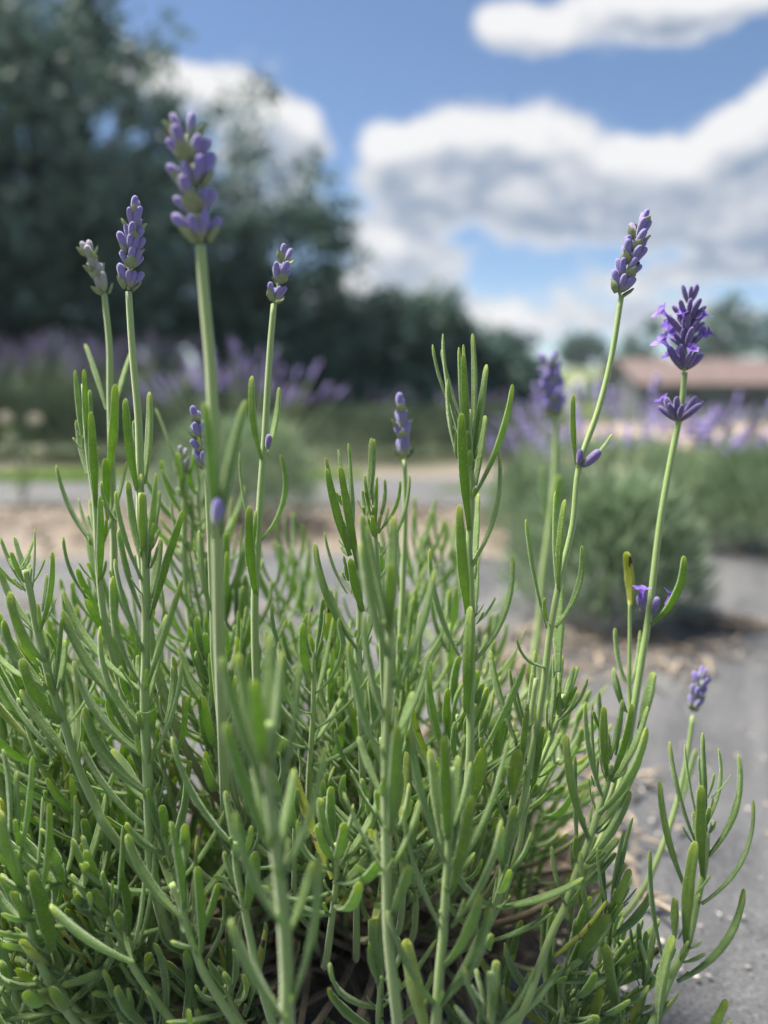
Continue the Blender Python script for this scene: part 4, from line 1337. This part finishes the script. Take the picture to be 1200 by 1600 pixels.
tree('broad low dark tree between the loose tree and the hedge', 9, [(560, 540, 120, 75, 1.1), (640, 520, 70, 55, 1), (690, 500, 40, 40, .6), (600, 600, 160, 50, 1.2), (700, 560, 80, 60, 1), (620, 620, 120, 36, 1.3)], 600, 20000, 73, .06, trunk_r=.1)
tree('dark rounded shrubby tree at the end of the hedge', 9.5, [(750, 580, 70, 55, 1.1), (795, 575, 52, 50, 1), (720, 620, 90, 40, 1.1), (815, 612, 34, 46, 1), (790, 630, 50, 26, 1.2)], 770, 13000, 74, .06, trunk_r=.08)
far = 'far trees on the rise beyond the field'
tree('small round far tree at the left end of the distant tree line', 84, [(893, 545, 24, 22, 1), (880, 556, 16, 14, 1)], 892, 1500, 75, .42, group=far, trunk_r=.3)
tree('squat far tree in the middle of the distant tree line', 86, [(940, 545, 22, 22, 1), (920, 560, 30, 14, 1), (965, 562, 26, 14, 1)], 938, 1900, 76, .42, group=far, trunk_r=.3)
tree('pointed far tree rising above the distant tree line', 88, [(1000, 545, 30, 30, 1), (1000, 520, 15, 16, 1), (1025, 556, 32, 18, 1), (985, 570, 40, 14, 1)], 1000, 2900, 77, .42, group=far, trunk_r=.3)
tree('tall loose tree behind the long low building', 60, [(1125, 490, 34, 36, .7), (1110, 525, 50, 26, 1), (1150, 540, 50, 20, 1)], 1122, 2800, 78, .28, trunk_r=.3)
tree('dark tree behind the right end of the long low building', 62, [(1215, 520, 40, 40, 1), (1195, 548, 30, 16, 1)], 1212, 1600, 79, .3, trunk_r=.3)
tree('small dark bush beside the end of the long low building', 46, [(965, 600, 20, 20, 1), (980, 615, 26, 18, 1)], 966, 2000, 80, .16, trunk_r=.08)

# ------------------------------------------------------------------ long low building, white van
d = 42.0
bl = P(1000, 640, d)
z0 = float(hgt(0, bl[1]))
x0, y0 = bl[0], bl[1]
barn = empty('barn', (x0 + 6, y0, z0), 'long low building with reddish brown roof beyond the field', 'building')
M_WALL = simple_mat('barn_wall', (0.075, 0.080, 0.10), (0.115, 0.12, 0.145), 3.0, .8, .2, .01)
M_ROOF = simple_mat('barn_roof', (0.095, 0.062, 0.060), (0.145, 0.102, 0.098), 2.0, .7, .3, .02)
M_DARK = simple_mat('dark_opening', (0.03, 0.03, 0.035), (0.05, 0.05, 0.055), 5.0, .6, 0)
M_WHITE = simple_mat('white_paint', (0.62, 0.63, 0.64), (0.72, 0.73, 0.74), 3.0, .4, 0)
M_RUBBER = simple_mat('rubber', (0.02, 0.02, 0.02), (0.04, 0.04, 0.04), 8.0, .8, 0)


def box(name, x0, x1, y0, y1, z0, z1, mat, parent):
    V = [(x, y, z) for z in (z0, z1) for y in (y0, y1) for x in (x0, x1)]
    F = [(0, 2, 3, 1), (4, 5, 7, 6), (0, 1, 5, 4), (2, 6, 7, 3), (0, 4, 6, 2), (1, 3, 7, 5)]
    return mobj(name, np.array(V), F, mat, parent, smooth=False)


H = 1.55
box('wall', -6, 14, 0, 7, 0, H, M_WALL, barn)
rv = np.array([(-6.4, -.5, H - .05), (14.4, -.5, H - .05), (14.4, 3.5, H + 1.45), (-6.4, 3.5, H + 1.45), (-6.4, 7.5, H - .05), (14.4, 7.5, H - .05)])
rv = np.concatenate([rv, rv + np.array([0, 0, .14])])
mobj('roof', rv, [(0, 1, 2, 3), (3, 2, 5, 4), (6, 9, 8, 7), (9, 10, 11, 8), (0, 6, 7, 1), (4, 5, 11, 10), (0, 3, 9, 6), (3, 4, 10, 9), (1, 7, 8, 2), (2, 8, 11, 5)], M_ROOF, barn, smooth=False)
for gx_ in (-6.01, 13.91):
    mobj('gable', np.array([(gx_, .0, H), (gx_ + .1, 0, H), (gx_ + .1, 7, H), (gx_, 7, H), (gx_, 3.5, H + 1.35), (gx_ + .1, 3.5, H + 1.35)]),
         [(0, 4, 3), (1, 2, 5), (0, 1, 5, 4), (3, 4, 5, 2), (0, 3, 2, 1)], M_WALL, barn, smooth=False)
for i in range(5):
    dr = box('door', -4.6 + i * 3.7, -2.6 + i * 3.7, -.06, .02, .01, 1.25, M_DARK, barn)
d = 52.0
v = P(935, 600, d)
van = empty('van', (v[0], v[1], float(hgt(v[0], v[1]))), 'small white van parked on the grass below the far trees', 'van')
van.location.z = float(hgt(v[0], v[1]))
prof = [(-1.5, .35), (1.45, .35), (1.5, .95), (1.15, 1.15), (.75, 1.75), (-1.4, 1.8), (-1.52, 1.6)]
V = [(x, y, z) for y in (-.75, .75) for (x, z) in prof]
n = len(prof)
F = [tuple(range(n)), tuple(range(2 * n - 1, n - 1, -1))] + [(i, i + n, (i + 1) % n + n, (i + 1) % n) for i in range(n)]
mobj('body', np.array(V), F, M_WHITE, van, smooth=False)
for x in (-.95, .95):
    for y in (-.72, .72):
        a = np.array([(x, y - .09, .31), (x, y + .09, .31)])
        V, F = tube(a, .31, 14, 0)
        mobj('wheel', V, F, M_RUBBER, van)
V = np.array([(.72, -.76, 1.12), (1.08, -.76, 1.12), (.72, -.76, 1.62), (.5, -.76, 1.62), (.5, -.76, 1.12)])
mobj('window', np.concatenate([V, V + np.array([0, .01, 0])]), [(0, 1, 2, 3, 4), (9, 8, 7, 6, 5)], M_DARK, van, smooth=False)

def haze_box():
    m = bpy.data.materials.new('haze')
    m.use_nodes = True
    nt = m.node_tree
    for nd in list(nt.nodes):
        if nd.type != 'OUTPUT_MATERIAL':
            nt.nodes.remove(nd)
    pv = nt.nodes.new('ShaderNodeVolumePrincipled')
    pv.inputs['Color'].default_value = (0.74, 0.87, 1.0, 1)
    pv.inputs['Density'].default_value = 0.0008
    pv.inputs['Anisotropy'].default_value = 0.3
    nt.links.new(pv.outputs[0], [n for n in nt.nodes if n.type == 'OUTPUT_MATERIAL'][0].inputs['Volume'])
    o = box('haze', -262, 262, -262, 282, -2.1, 10.5, m, None)
    tag(o, kind='stuff')
haze_box()
